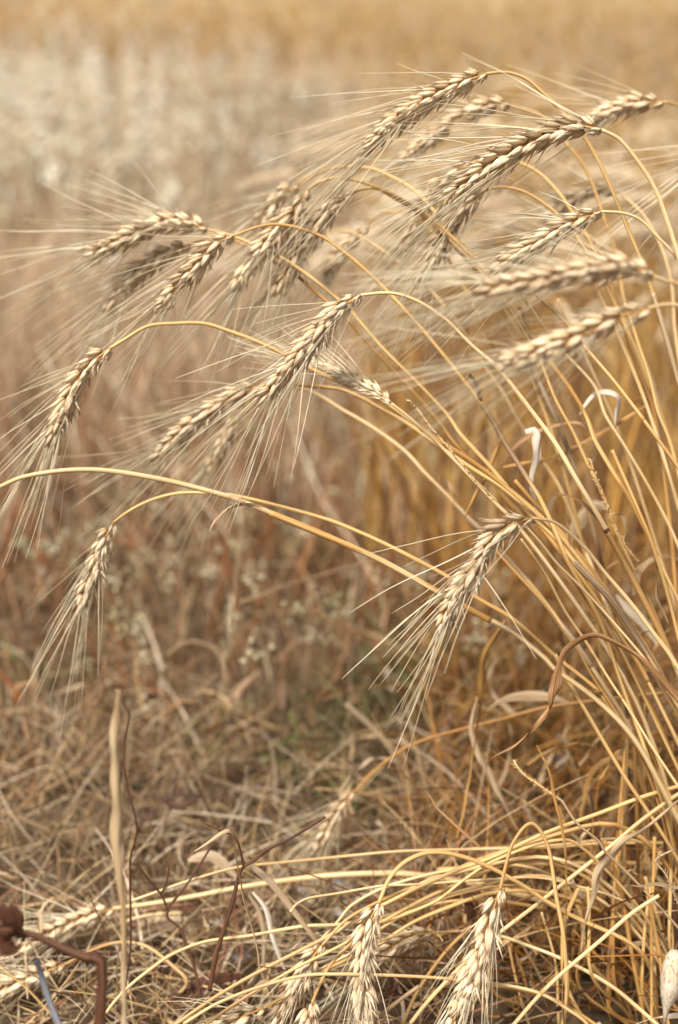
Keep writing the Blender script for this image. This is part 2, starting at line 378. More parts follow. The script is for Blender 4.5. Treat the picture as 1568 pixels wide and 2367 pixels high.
# ---------------------------------------------------------------- the setting: ground
def ground():
    xs = np.concatenate([np.linspace(-3, 3, 90)]); ys = np.linspace(.2, 7, 110)
    V = []; F = []
    for y in ys:
        for x in xs:
            V.append((x, y, .008 * math.sin(x * 5 + y * 3) + .006 * math.sin(x * 13 - y * 9) + random.uniform(-.003, .003)))
    n = len(xs)
    for j in range(len(ys) - 1):
        for i in range(n - 1): F.append((j * n + i, j * n + i + 1, (j + 1) * n + i + 1, (j + 1) * n + i))
    m, t, N, L = new_mat('dry soil')
    tc = N.new('ShaderNodeTexCoord'); a = N.new('ShaderNodeTexNoise'); a.inputs['Scale'].default_value = 24; a.inputs['Detail'].default_value = 8; L.new(tc.outputs['Object'], a.inputs['Vector'])
    b = N.new('ShaderNodeTexNoise'); b.inputs['Scale'].default_value = 2.2; b.inputs['Detail'].default_value = 3; L.new(tc.outputs['Object'], b.inputs['Vector'])
    r1 = ramp(N, [(.3, (.035, .022, .012)), (.5, (.085, .055, .03)), (.7, (.17, .12, .075))]); L.new(a.outputs[0], r1.inputs[0])
    r2 = ramp(N, [(.35, (.7, .7, .62)), (.65, (1.1, 1, .9))]); L.new(b.outputs[0], r2.inputs[0])
    c = mixc(N, L, 'MULTIPLY', .8, r1.outputs[0], r2.outputs[0])
    bp = N.new('ShaderNodeBump'); bp.inputs['Strength'].default_value = .8; bp.inputs['Distance'].default_value = .01; L.new(a.outputs[0], bp.inputs['Height'])
    finish(t, c, .9, 0, bp.outputs[0], .2)
    g = mesh_obj('ground', V, F, m); g['kind'] = 'structure'
    # the land beyond, ripe straw coloured, to the horizon
    m2, t, N, L = new_mat('ripe field far away')
    tc = N.new('ShaderNodeTexCoord'); mp = N.new('ShaderNodeMapping'); mp.inputs['Scale'].default_value = (.05, .22, 1); L.new(tc.outputs['Object'], mp.inputs[0])
    a = N.new('ShaderNodeTexNoise'); a.inputs['Scale'].default_value = 1; a.inputs['Detail'].default_value = 5; L.new(mp.outputs[0], a.inputs['Vector'])
    r1 = ramp(N, [(.3, (.40, .27, .12)), (.5, (.46, .33, .17)), (.7, (.42, .34, .17))]); L.new(a.outputs[0], r1.inputs[0])
    finish(t, r1.outputs[0], .9, 0)
    f = mesh_obj('field', [(-400, 6.9, -.02), (400, 6.9, -.02), (400, 900, -.02), (-400, 900, -.02)], [(0, 1, 2, 3)], m2, flat=True); f['kind'] = 'structure'
    f2 = mesh_obj('ground', [(-400, -60, -.03), (400, -60, -.03), (400, 6.9, -.03), (-400, 6.9, -.03)], [(0, 1, 2, 3)], m, flat=True); f2['kind'] = 'structure'
ground()

# ---------------------------------------------------------------- masses of plants as stuff
def np_mesh(name, V, F4, col, mat, label=None, cat=None):
    me = bpy.data.meshes.new(name)
    k = F4.shape[1]
    me.vertices.add(len(V)); me.vertices.foreach_set('co', V.ravel().astype(np.float32))
    me.loops.add(F4.size); me.loops.foreach_set('vertex_index', F4.ravel().astype(np.int32))
    me.polygons.add(len(F4)); me.polygons.foreach_set('loop_start', np.arange(0, F4.size, k, dtype=np.int32))
    me.polygons.foreach_set('loop_total', np.full(len(F4), k, np.int32)); me.update(calc_edges=True)
    a = me.attributes.new('col', 'FLOAT_COLOR', 'POINT')
    a.data.foreach_set('color', np.concatenate([col, np.ones((len(col), 1))], 1).ravel().astype(np.float32))
    me.materials.append(mat)
    o = bpy.data.objects.new(name, me); COL.objects.link(o)
    if label: tag(o, label, cat, None, 'stuff')
    return o
def strips(base, d0, length, bend, width, col, K=6, taper=.7):
    """curved blades: (V, F, C)"""
    n = len(base); s = np.linspace(0, 1, K)[None, :, None]; L_ = length[:, None, None]
    cl = base[:, None, :] + L_ * (d0[:, None, :] * s + bend[:, None, :] * s * s)
    rnd = rng.normal(size=(n, 3)); rnd[:, 1] *= .4; sd_ = np.cross(d0, rnd); sd_ /= np.linalg.norm(sd_, axis=1)[:, None] + 1e-9
    wv = width[:, None, None] * (1 - taper * s) * .5
    V = np.stack([cl - sd_[:, None, :] * wv, cl + sd_[:, None, :] * wv], 2).reshape(-1, 3)
    i = np.arange(n)[:, None] * K * 2 + np.arange(K - 1)[None, :] * 2; i = i.ravel()
    F = np.stack([i, i + 1, i + 3, i + 2], 1)
    C = np.repeat(col, K * 2, axis=0)
    return V, F, C, cl[:, -1, :]
def octs(c, ax, L_, w_, col):
    """small seeds: pointed six-vertex bodies"""
    n = len(c); ax = ax / (np.linalg.norm(ax, axis=1)[:, None] + 1e-9); r = rng.normal(size=(n, 3)); u = np.cross(ax, r); u /= np.linalg.norm(u, axis=1)[:, None] + 1e-9; v = np.cross(ax, u)
    L_ = L_[:, None]; w_ = w_[:, None]
    V = np.stack([c - ax * L_ * .5, c + u * w_ * .5 - ax * L_ * .1, c + v * w_ * .5 - ax * L_ * .1, c - u * w_ * .5 - ax * L_ * .1, c - v * w_ * .5 - ax * L_ * .1, c + ax * L_ * .5], 1).reshape(-1, 3)
    b = np.arange(n)[:, None] * 6
    t = np.array([[0, 2, 1], [0, 3, 2], [0, 4, 3], [0, 1, 4], [5, 1, 2], [5, 2, 3], [5, 3, 4], [5, 4, 1]])
    F = (b[:, None, :] + t[None]).reshape(-1, 3)
    return V, F, np.repeat(col, 6, axis=0)
def join(parts):
    V, F, C, o = [], [], [], 0
    for v, f, c in parts: V.append(v); F.append(f + o); C.append(c); o += len(v)
    return np.concatenate(V), np.concatenate(F), np.concatenate(C)
def region(n, y0, y1, xl, xr, power=1.0):
    """random ground spots between distances y0..y1; xl, xr are x/y bounds"""
    y = (y0 ** power + rng.random(n) * (y1 ** power - y0 ** power)) ** (1 / power)
    x = y * (xl + rng.random(n) * (xr - xl))
    return np.stack([x, y, np.zeros(n)], 1)
def pick(n, cols, jit=.12):
    c = np.array(cols)[rng.integers(0, len(cols), n)]
    return np.clip(c * (1 + rng.normal(0, jit, (n, 1))) * (1 + rng.normal(0, .015, (n, 3))), 0, 1)
def upd(n, lean, bias=(0, 0)):
    d = np.stack([rng.normal(bias[0], lean, n), rng.normal(bias[1], lean, n), np.ones(n)], 1)
    return d / np.linalg.norm(d, axis=1)[:, None]
def bendv(n, a, drop=.25):
    b = rng.normal(0, a, (n, 3)); b[:, 2] = -np.abs(rng.normal(0, drop, n)); return b

STRAWS = [(.55, .40, .20), (.62, .47, .28), (.45, .30, .14), (.50, .38, .26), (.34, .22, .12), (.66, .54, .38)]
PINKS = [(.52, .36, .24), (.46, .29, .18), (.60, .46, .33), (.40, .24, .14), (.34, .17, .09), (.56, .43, .30)]
PALES = [(.82, .69, .48), (.76, .60, .40), (.86, .76, .56), (.68, .49, .30), (.78, .62, .41)]
GOLDS = [(.60, .37, .11), (.50, .27, .06), (.68, .46, .18), (.36, .19, .05), (.64, .48, .28), (.30,.15,.05)]

# flat-lying tangle of straw and chaff
n = 11000; b = region(n, .5, 3.2, -.42, .42, 1.6); b[:, 2] = rng.random(n) ** 2 * .030
a = rng.random(n) * 6.283; d = np.stack([np.cos(a), np.sin(a), rng.normal(.05, .14, n)], 1)
V, F, C, _ = strips(b, d, .015 + rng.random(n) ** 2 * .10, bendv(n, .10, .06), .0008 + rng.random(n) ** 2.5 * .0042, pick(n, [(.48,.34,.18),(.36,.23,.11),(.42,.30,.18),(.26,.16,.08),(.58,.46,.30),(.20,.13,.07),(.14,.085,.045),(.12,.08,.05),(.10,.06,.03),(.26,.20,.14)], .25), 6)
np_mesh('straw_litter', V, F, C, TINT, 'tangled layer of broken dry straw and chaff covering the soil', 'straw litter')

# weedy tangle, russet and brown, mid distance on the left and centre
n = 11000; b = region(n, .98, 2.9, -.42, .22, 1.4)
h = (.035 + rng.random(n) * .11) * np.clip((b[:, 1] - .75) / .6, .35, 1.7)
V, F, C, tips = strips(b, upd(n, .30), h, bendv(n, .20, .12), .0008 + rng.random(n) ** 3 * .0050, pick(n, [(.44,.20,.08),(.34,.13,.045),(.52,.29,.14),(.26,.08,.025),(.74,.55,.36),(.40,.23,.12),(.10,.04,.015),(.16,.065,.025),(.84,.69,.50),(.38,.16,.06),(.62,.40,.22)], .2), 6)
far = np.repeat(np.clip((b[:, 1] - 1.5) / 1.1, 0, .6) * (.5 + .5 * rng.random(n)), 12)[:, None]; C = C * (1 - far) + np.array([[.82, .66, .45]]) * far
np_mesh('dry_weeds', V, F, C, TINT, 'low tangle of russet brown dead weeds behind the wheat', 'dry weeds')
n = 5200; b = region(n, .78, 1.5, -.42, .16, 1.3)
V, F, C, _ = strips(b, upd(n, .38), .02 + rng.random(n) * .055, bendv(n, .14, .08), .0007 + rng.random(n) ** 2 * .0018, pick(n, [(.32,.20,.10),(.24,.14,.07),(.42,.29,.16),(.15,.09,.04),(.28,.20,.10),(.40,.24,.12),(.54,.42,.25)], .2), 5)
np_mesh('low_dry_grass', V, F, C, TINT, 'short olive brown dead grass standing in the near litter', 'dry grass')['kind'] = 'stuff'
# little pale seed clusters on those weeds
n = 380; c = region(n, 1.05, 2.5, -.40, .18, 1.3); c[:, 2] = .02 + rng.random(n) * .10
k = 9; cc = np.repeat(c, k, 0) + rng.normal(0, .0055, (n * k, 3)); m_ = len(cc)
tone = np.repeat(pick(n, [(.52, .46, .27), (.62, .54, .36), (.42, .37, .19), (.66, .56, .38)], .1), k, 0)
V, F, C = octs(cc, rng.normal(size=(m_, 3)), .004 + rng.random(m_) * .005, .003 + rng.random(m_) * .003, tone)
np_mesh('seed_heads', V, F, C, TINT, 'little pale greenish seed clusters scattered through the dead weeds', 'seed heads')['kind'] = 'stuff'
# green sprouts
sp_ = [(1000, 1600, 160, .03), (1275, 1660, 320, .045), (1180, 1640, 150, .04), (1040, 1560, 150, .03), (860, 1690, 150, .03), (760, 1800, 90, .03), (5, 1590, 30, .02), (480, 1740, 30, .02), (700, 1300, 40, .02), (1180, 1700, 40, .02)]
bs = []
for x, y, q, r_ in sp_:
    v = P(x, y, 1) - Vector((0, 0, H)); g = v * (H / -v.z)
    bs.append(np.array([[g.x, g.y, 0]]) + np.concatenate([rng.normal(0, r_, (q, 2)), np.zeros((q, 1))], 1))
b = np.concatenate(bs); n = len(b)
V, F, C, _ = strips(b, upd(n, .5), .02 + rng.random(n) * .04, bendv(n, .4), .0015 + rng.random(n) * .003, pick(n, [(.10, .15, .03), (.16, .18, .05), (.07, .10, .03), (.22, .22, .08)], .2), 5)
np_mesh('green_grass', V, F, C, TINT, 'small green sprouts of grass among the dead weeds', 'green grass')

# pale feathery grass farther off on the left
n = 20000; b = region(n, 1.4, 9.0, -.42, .20, 1.15)
keep = (b[:, 0] < .12 * b[:, 1]) & (rng.random(n) < np.clip((b[:, 1] - 1.1) / 1.0, .3, 1)) & (rng.random(n) < np.clip((.16 - b[:, 0] / b[:, 1]) / .16, .06, 1)); b = b[keep]; n = len(b)
h = .09 + rng.random(n) * .17 * np.clip(b[:, 1] / 3.0, .6, 1.15)
V, F, C, tips = strips(b, upd(n, .16, (-.08, 0)), h, bendv(n, .16, .10), .0012 + rng.random(n) ** 2 * .004, pick(n, PALES + [(.76,.58,.37),(.64,.45,.26),(.82,.67,.46),(.50,.33,.18)], .14), 6)
parts = [(V, F, C)]
np_mesh('pale_grass', V, F, C, TINT, 'pale feathery dry grass far behind on the left, out of focus', 'pale grass')
hi = rng.random(n) < .17 * np.clip((-.02 - b[:, 0] / b[:, 1]) / .16, .12, 1) * np.clip((b[:, 1] - 2.0) / 2.2, 0, 1); c = tips[hi]; q = len(c); k = 12
cc = np.repeat(c, k, 0) + rng.normal(0, 1, (q * k, 3)) * np.array([.010, .010, .034]); m_ = len(cc)
V, F, C = octs(cc, rng.normal(size=(m_, 3)) + [0, 0, 2], .014 + rng.random(m_) * .016, .007 + rng.random(m_) * .009, np.repeat(pick(q, [(.84, .76, .58), (.82, .71, .52), (.88, .83, .69), (.80, .67, .48)], .05), k, 0))
np_mesh('grass_plumes', V, F, C, TINT, 'soft cream plumes topping the pale grass far behind', 'grass plumes')['kind'] = 'stuff'

# the standing crop behind, golden, to the right; farther rows reach right across
def crop(n, y0, y1, xl, xr, hh, cols, lean=.10, wst=.0022, power=1.2, heads=True, hc=None, hs=1.0, ht=.07):
    b = region(n, y0, y1, xl, xr, power); h = hh * (1 + rng.normal(0, .14, n))
    V, F, C, tips = strips(b, upd(n, lean, (-.10, 0)), h, bendv(n, .14, .06), np.full(n, wst) * (1 + rng.normal(0, .2, n)), pick(n, cols, .12), 5, .4)
    if not heads: return (V, F, C), None
    k = 7; s = np.tile(np.linspace(0, 1, k), n)[:, None]
    ax = np.stack([-.30 + rng.normal(0, .35, n), rng.normal(0, .4, n), rng.choice([-1, 1], n) * (.5 + rng.random(n) * .6)], 1); ax /= np.linalg.norm(ax, axis=1)[:, None]
    cc = np.repeat(tips, k, 0) + np.repeat(ax, k, 0) * s * ht + rng.normal(0, .0022, (n * k, 3)); m_ = n * k
    V2, F2, C2 = octs(cc, np.repeat(ax, k, 0), np.full(m_, .015 * hs), np.full(m_, .0085 * hs), np.repeat(pick(n, hc, .10), k, 0))
    kk = 5; at_ = np.repeat(tips, kk, 0) + np.repeat(ax, kk, 0) * (rng.random((n * kk, 1)) * ht)
    dd = np.repeat(ax, kk, 0) + rng.normal(0, .2, (n * kk, 3)); dd /= np.linalg.norm(dd, axis=1)[:, None]
    V3, F3, C3, _ = strips(at_, dd, np.full(n * kk, .075), bendv(n * kk, .08, .04), np.full(n * kk, .0006 * hs), np.repeat(pick(n, hc, .05), kk, 0), 3)
    return join([(V, F, C), (V3, F3, C3)]), (V2, F2, C2)
HC = [(.58, .38, .15), (.50, .29, .09), (.64, .46, .24)]
s1, h1 = crop(5200, 2.0, 7.2, .04, .42, .27, GOLDS, hc=HC + [(.70,.56,.38)], wst=.0036, lean=.07)
s0, _ = crop(2400, 1.25, 2.6, .02, .42, .22, [(.56, .31, .07), (.64, .40, .13), (.42, .21, .04), (.26, .12, .03), (.66, .48, .26)], wst=.0034, lean=.06, heads=False)
s2, h2 = crop(6000, 6.0, 9.5, -.42, .42, .23, GOLDS + PALES, wst=.005, hc=HC + [(.56, .34, .13),(.74,.60,.38)], hs=1.5)
s3, h3 = crop(12000, 9, 60, -.42, .42, .27, [(.52, .40, .24), (.46, .33, .18), (.54, .44, .27)], wst=.010, hc=[(.54, .42, .24), (.50, .36, .18), (.58, .48, .30), (.48,.42,.23)], hs=3.0, ht=.12)
V, F, C = join([s0, s1, s2, s3]); cr = np_mesh('wheat_crop', V, F, C, TINT, 'mass of ripe wheat filling the field far behind', 'wheat crop')
V, F, C = join([h1, h2, h3]); ch = np_mesh('crop_ears', V, F, C, TINT); ch.parent = cr; ch['kind'] = 'stuff'

# undergrowth of broken ochre straw round the foot of the sheaf
n = 5200; b = region(n, .70, 1.5, .06, .45, 1.2); b[:, 2] = rng.random(n) * .05
V, F, C, _ = strips(b, upd(n, .65), .03 + rng.random(n) * .11, bendv(n, .28, .2), .0009 + rng.random(n) ** 2 * .0026, pick(n, [(.40, .18, .04), (.52, .27, .07), (.26, .11, .025), (.62, .42, .20), (.15, .06, .02), (.54, .38, .21), (.34, .15, .04)], .22), 7)
np_mesh('stubble_tangle', V, F, C, TINT, 'dense tangle of broken ochre straw and curled leaves around the foot of the sheaf', 'straw tangle', )['kind'] = 'stuff'
n = 2600; b = region(n, .68, 1.05, -.42, .12, 1.2); b[:, 2] = rng.random(n) ** 2 * .03
V, F, C, _ = strips(b, upd(n, 1.3), .02 + rng.random(n) * .08, bendv(n, .16, .12), .0008 + rng.random(n) ** 2 * .002, pick(n, STRAWS + [(.24, .11, .06), (.30, .16, .09), (.50, .34, .16)], .2), 7)
np_mesh('straw_scraps', V, F, C, TINT, 'scraps of dry stems and leaves lying at the near left', 'straw scraps')['kind'] = 'stuff'

# ---------------------------------------------------------------- wheat stalks with ears, traced in the photograph's plane at their own distances
stalk('highest drooping wheat ear, its stem arching above all the others',
      [(1125,170),(1060,195),(975,240),(905,290),(850,343)],
      [(1125,170),(1170,168),(1215,182),(1260,222),(1305,262),(1352,315),(1400,405),(1450,520),(1500,650),(1540,780),(1590,960)],
      (.82,.84), ear_d=(.82,.84), ear_kw=dict(roll=30, awn_len=1.2, dens=3), mat=GOLD)
stalk('largest sharp wheat ear near the top, on a thick arched stem at upper right',
      [(1391,300),(1330,290),(1240,325),(1150,370),(1090,415),(1030,462)],
      [(1391,300),(1430,320),(1470,365),(1510,430),(1545,510),(1580,640),(1620,850)],
      (.79,.80), ear_d=(.79,.81), r=(.0010,.0014), ear_kw=dict(roll=22, awn_len=1.2, size=1.08, dens=3), mat=PALE)
stalk('blurred wheat ear at the top right edge, awns swept up to the left',
      [(1534,235),(1470,240),(1400,262),(1330,300)], [(1534,235),(1568,247),(1620,300),(1690,480)],
      (.93,.95), ear_d=(.93,.95), ear_kw=dict(roll=30, awn_len=1.1, spread=1.2))
stalk('blurred wheat ear tucked just below and right of the highest ear',
      [(1179,240),(1110,250),(1040,290),(990,325),(939,365)],
      [(1179,243),(1250,268),(1304,325),(1349,382),(1379,450),(1400,510),(1419,565),(1440,680),(1462,770),(1484,820),(1504,885),(1529,960),(1559,1050),(1600,1250)],
      (.94,.90), ear_d=(.94,.96), ear_kw=dict(roll=35, awn_len=1.0))
stalk('pale blurred ear hidden behind the lower half of the largest sharp ear',
      [(1090,375),(1045,400),(1000,450),(965,510),(934,570)],
      [(1090,375),(1140,366),(1194,375),(1249,402),(1294,450),(1324,492),(1349,530),(1379,590),(1410,660),(1450,760)],
      (.92,.90), ear_d=(.92,.94), ear_kw=dict(roll=25))
stalk('slightly soft ear hanging steeply below the largest ear, grains dark edged',
      [(1129,436),(1099,455),(1060,500),(1030,545),(1000,600),(974,645)],
      [(1129,436),(1160,432),(1205,441),(1250,465),(1295,500),(1340,555),(1380,620),(1430,720)],
      (.875,.88), ear_d=(.875,.89), ear_kw=dict(roll=40))
stalk('faint pale ear crossed by two arched stems near the right edge',
      [(1419,442),(1370,440),(1320,462),(1270,490)],
      [(1419,443),(1440,452),(1484,497),(1524,560),(1549,650),(1560,760),(1580,900)],
      (.99,.95), ear_d=(.99,1.0), ear_kw=dict(roll=20), mat=PALE)
stalk('sharp ear at right with fine awns fanned flat leftward, on a thin pale curving stem',
      [(1391,489),(1330,510),(1270,548),(1210,585),(1150,620)],
      [(1391,489),(1440,492),(1480,508),(1520,545),(1560,590),(1610,670),(1650,800)],
      (.80,.81), ear_d=(.80,.83), r=(.0008,.0011), ear_kw=dict(roll=35, awn_len=1.15, spread=1.3, dens=3), mat=PALE)
stalk('large blurred foreground ear lying nearly level at the right edge',
      [(1509,637),(1449,615),(1370,622),(1284,640),(1190,655),(1114,668)],
      [(1509,637),(1540,650),(1568,657),(1640,720),(1720,900)],
      (.665,.68), ear_d=(.665,.66), ear_kw=dict(roll=20, spread=1.1, dens=3), mat=PALE)
stalk('blurred foreground ear sloping below the level one at the right edge',
      [(1499,715),(1440,730),(1380,760),(1334,778),(1250,812),(1164,845)],
      [(1499,712),(1535,705),(1568,706),(1640,730),(1730,900)],
      (.67,.68), ear_d=(.67,.665), ear_kw=dict(roll=30, spread=1.1, awn_len=1.1, dens=3), mat=PALE)
stalk('leftmost of the high ears, nearly level, awns reaching past the left edge',
      [(480,530),(430,516),(375,520),(310,542),(250,568),(205,585)],
      [(480,530),(530,543),(575,560),(645,590),(700,625),(765,675),(809,715),(884,800),(959,878),(1034,960),(1064,1003),(1134,1080),(1184,1140),(1234,1197),(1290,1265),(1350,1345),(1420,1450),(1490,1560),(1550,1680)],
      (.90,.84), ear_d=(.90,.91), ear_kw=dict(roll=20, awn_len=1.15, spread=1.2))
stalk('brownish ear hanging under the leftmost level ear, slightly blurred',
      [(440,565),(385,585),(335,620),(290,665),(250,712)],
      [(440,565),(500,545),(560,565),(632,605),(690,640),(750,690),(795,730),(870,815),(945,895),(1020,978),(1050,1020),(1120,1095),(1172,1155),(1222,1212),(1280,1290),(1340,1370),(1410,1480),(1480,1590)],
      (.92,.86), ear_d=(.92,.93), ear_kw=dict(roll=35), mat=OCHRE)
stalk('ear drooping from the long arch at upper left centre, pale knuckle at its top',
      [(540,545),(500,565),(465,605),(430,645),(400,680),(370,712)],
      [(540,545),(580,528),(630,518),(680,523),(740,545),(784,572),(830,612),(884,665),(984,770),(1084,893),(1134,962),(1164,1015),(1209,1090),(1249,1150),(1284,1228),(1314,1300),(1359,1385),(1394,1450),(1430,1560),(1480,1700)],
      (.85,.84), ear_d=(.85,.865), ear_kw=dict(roll=35, awn_len=1.1))
stalk('ear with round cream grains hanging left of two similar ears at upper centre',
      [(710,438),(690,480),(660,510),(625,555),(580,610),(548,660)],
      [(710,438),(740,420),(780,412),(840,420),(900,446),(984,498),(1034,538),(1084,588),(1119,628),(1154,680),(1219,762),(1264,825),(1309,890),(1354,962),(1374,1015),(1409,1075),(1454,1150),(1494,1225),(1534,1310),(1575,1400)],
      (.88,.86), ear_d=(.88,.89), ear_kw=dict(roll=30, size=1.05))
stalk('half hidden ear peeping out at the upper left of the round grained ear',
      [(690,430),(655,445),(625,475),(600,515)],
      [(690,430),(730,402),(784,385),(859,390),(909,412),(959,440),(1005,490),(1045,535),(1095,600),(1130,660),(1170,740)],
      (.95,.90), ear_d=(.95,.96), ear_kw=dict(roll=20))
stalk('ear with dark brown tip hanging just right of the round grained ear',
      [(814,447),(775,470),(735,520),(700,570),(670,620),(640,672)],
      [(814,447),(836,436),(870,436),(910,456),(960,486),(1010,522),(1060,575),(1105,630),(1150,700)],
      (.885,.88), ear_d=(.885,.90), ear_kw=dict(roll=40), mat=GOLD)
stalk('small faint ear low behind the high centre ears, on a short hooked stem',
      [(849,530),(820,550),(785,595),(757,645)],
      [(849,530),(864,505),(894,490),(959,497),(1000,540),(1060,640)],
      (1.0,.97), ear_d=(1.0,1.01), ear_kw=dict(roll=25, size=.9))
stalk('very faint ear behind the dark tipped ear, only its grains catching light',
      [(750,540),(715,565),(680,610),(655,660)],
      [(750,540),(784,535),(814,537),(859,560),(914,600),(949,630),(989,665),(1034,717),(1084,785),(1124,850),(1164,910),(1194,962),(1249,1055),(1294,1125),(1334,1215),(1364,1300),(1410,1420)],
      (.98,.93), ear_d=(.98,.99), ear_kw=dict(roll=25, size=.9), mat=PALE)
stalk('sharp central ear with plump cream grains below a smooth pale arch',
      [(834,682),(790,712),(745,755),(705,805),(670,845),(635,890),(608,925)],
      [(834,682),(880,676),(920,680),(970,698),(1030,738),(1090,795),(1150,852),(1209,925),(1284,1025),(1334,1110),(1384,1195),(1434,1285),(1484,1378),(1519,1450),(1560,1540),(1600,1640)],
      (.80,.80), ear_d=(.80,.815), r=(.00085,.00135), nodes=(.2020,), ear_kw=dict(roll=32, awn_len=1.15, spread=1.25, dens=3), mat=PALE)
stalk('blurred brownish ear crossing behind the tip of the sharp central ear',
      [(600,893),(560,905),(500,940),(450,975),(400,1015),(360,1052)],
      [(600,893),(640,884),(700,890),(784,898),(834,918),(884,945),(934,975),(1009,1025),(1084,1075),(1159,1125),(1219,1180),(1284,1240),(1334,1305),(1409,1378),(1480,1480),(1550,1600)],
      (.885,.84), ear_d=(.885,.90), ear_kw=dict(roll=25), r=(.001,.0014))
stalk('faint greenish cream ear hanging behind the awns of the central ear',
      [(550,960),(530,1000),(505,1040),(487,1078)],
      [(550,960),(590,915),(640,893),(700,899),(740,915),(790,945),(859,985),(934,1042),(984,1095),(1034,1145),(1084,1195),(1120,1235),(1169,1287),(1234,1357),(1284,1425),(1334,1490),(1400,1590)],
      (.97,.90), ear_d=(.97,.98), ear_kw=dict(roll=25, size=.85), mat=PALE)
stalk('thin closed ear pointing up to the left, its stem fringed with tiny dried anthers',
      [(905,932),(860,900),(800,870),(745,850),(695,840)],
      [(905,932),(959,972),(1009,1017),(1059,1072),(1109,1122),(1144,1160),(1185,1200),(1240,1270),(1300,1350),(1370,1450)],
      (.82,.84), ear_d=(.82,.86), ear_kw=dict(roll=60, size=.85, narrow=.6, spread=.6, awn_len=.9), mat=PALE)
stalk('far left ear hanging from a long golden arch, above the lowest arched stem',
      [(255,805),(215,835),(185,875),(160,920),(140,965),(120,1012)],
      [(255,805),(285,785),(340,755),(400,747),(470,748),(530,762),(600,790),(650,815),(700,845),(780,882),(870,920),(940,965),(1010,1015),(1085,1066),(1160,1115),(1225,1170),(1295,1240),(1360,1320),(1440,1420)],
      (.84,.85), ear_d=(.84,.85), ear_kw=dict(roll=35, awn_len=1.15), r=(.001,.0013))
stalk('isolated ear at lower centre right with long thick awns splayed like a brush',
      [(1229,1197),(1180,1215),(1140,1250),(1105,1300),(1070,1350),(1040,1405),(1018,1455)],
      [(1229,1197),(1284,1208),(1349,1260),(1399,1325),(1459,1397),(1509,1457),(1549,1515),(1600,1600)],
      (.77,.79), ear_d=(.77,.775), ear_kw=dict(roll=30, awn_len=1.05, spread=1.1, fat=True, dens=2), mat=PALE)
stalk('small ear hanging alone at the left below all other ears, on a thin arch',
      [(262,1212),(240,1250),(225,1300),(205,1350),(190,1400)],
      [(262,1208),(300,1180),(350,1155),(410,1140),(475,1138),(550,1146),(650,1170),(725,1190),(784,1210),(884,1255),(984,1305),(1044,1340),(1104,1380),(1184,1432),(1284,1514),(1384,1598),(1440,1680),(1484,1740)],
      (.86,.84), ear_d=(.86,.87), ear_kw=dict(roll=40, awn_len=1.1, spread=.9), r=(.0008,.0012))
stalk('lowest long arched stem, running out of the picture at the left edge',
      [(-95,1170),(-150,1210),(-200,1270),(-240,1340)],
      [(-95,1170),(-40,1140),(0,1124),(50,1104),(125,1090),(200,1085),(275,1090),(375,1107),(475,1131),(550,1155),(650,1195),(784,1250),(884,1298),(1009,1367),(1094,1412),(1184,1462),(1259,1520),(1284,1548),(1359,1604),(1434,1668),(1484,1735),(1530,1820)],
      (.82,.83), ear_d=(.82,.83), r=(.0012,.0016), mat=PALE)
# low ears by the ground
stalk('low sharp ear at bottom centre hanging straight down from a bent hook',
      [(876,2088),(855,2130),(845,2190),(838,2260),(836,2330),(838,2400)],
      [(876,2088),(899,2035),(929,1997),(974,1974),(1024,1970),(1084,1982),(1144,2010),(1209,2045),(1259,2082),(1330,2120),(1420,2160)],
      (.80,.84), ear_d=(.80,.80), r=(.0011,.0014), ear_kw=dict(roll=60, awn_len=.95, spread=.8, size=1.05), rx=.20)
stalk('low sharp ear hanging from the tightest hooked stem, bottom right of centre',
      [(1156,2058),(1140,2110),(1122,2180),(1095,2250),(1070,2310),(1045,2370)],
      [(1156,2058),(1169,2000),(1184,1955),(1209,1915),(1229,1904),(1249,1920),(1269,1960),(1279,2010),(1289,2075),(1300,2150),(1310,2240)],
      (.80,.82), ear_d=(.79,.78), r=(.0010,.0013), ear_kw=dict(roll=55, awn_len=1.0, spread=.9, size=1.1), rx=.125)
stalk('pale ear lying level between the two hooked low ears',
      [(1000,2156),(960,2162),(915,2185),(865,2215)],
      [(1000,2156),(1084,2151),(1159,2165),(1234,2190),(1284,2210),(1359,2245),(1424,2287),(1484,2337)],
      (.87,.84), ear_d=(.87,.88), ear_kw=dict(roll=20, size=.9), mat=PALE, rx=.22)
stalk('weathered ear leaning down left beside the low centre ear',
      [(745,2185),(715,2225),(690,2275),(660,2320),(630,2370)],
      [(745,2185),(800,2130),(860,2090),(930,2060),(1010,2030),(1100,1990),(1220,1950),(1350,1910)],
      (.82,.86), ear_d=(.82,.82), ear_kw=dict(roll=50, spread=.8, awn_len=.9), rx=.24)
stalk('stubby ear cut by the bottom edge, left of the low centre ear',
      [(722,2318),(712,2370),(705,2430)],
      [(722,2318),(738,2280),(770,2220),(840,2160),(940,2100),(1040,2050),(1160,2000)],
      (.80,.85), ear_d=(.80,.80), ear_kw=dict(roll=60, awn_len=.8), rx=.22)
stalk('wheat ear flat on straw at the bottom edge, leftmost of the low sharp ones',
      [(610,2330),(560,2352),(510,2390),(470,2430)],
      [(610,2330),(680,2290),(760,2240),(860,2190),(960,2130),(1080,2080)],
      (.81,.85), ear_d=(.81,.81), ear_kw=dict(roll=30, awn_len=.9), rx=.22)
stalk('blurred russet ear drooping from a long low brown stem over the weeds',
      [(819,1832),(790,1865),(762,1905),(738,1950)],
      [(819,1832),(859,1787),(934,1732),(994,1707),(1074,1682),(1159,1662),(1259,1635),(1359,1622),(1484,1607),(1560,1600)],
      (.98,.92), ear_d=(.98,.99), ear_kw=dict(roll=20, awn_len=1.0, size=.9), mat=OCHRE)
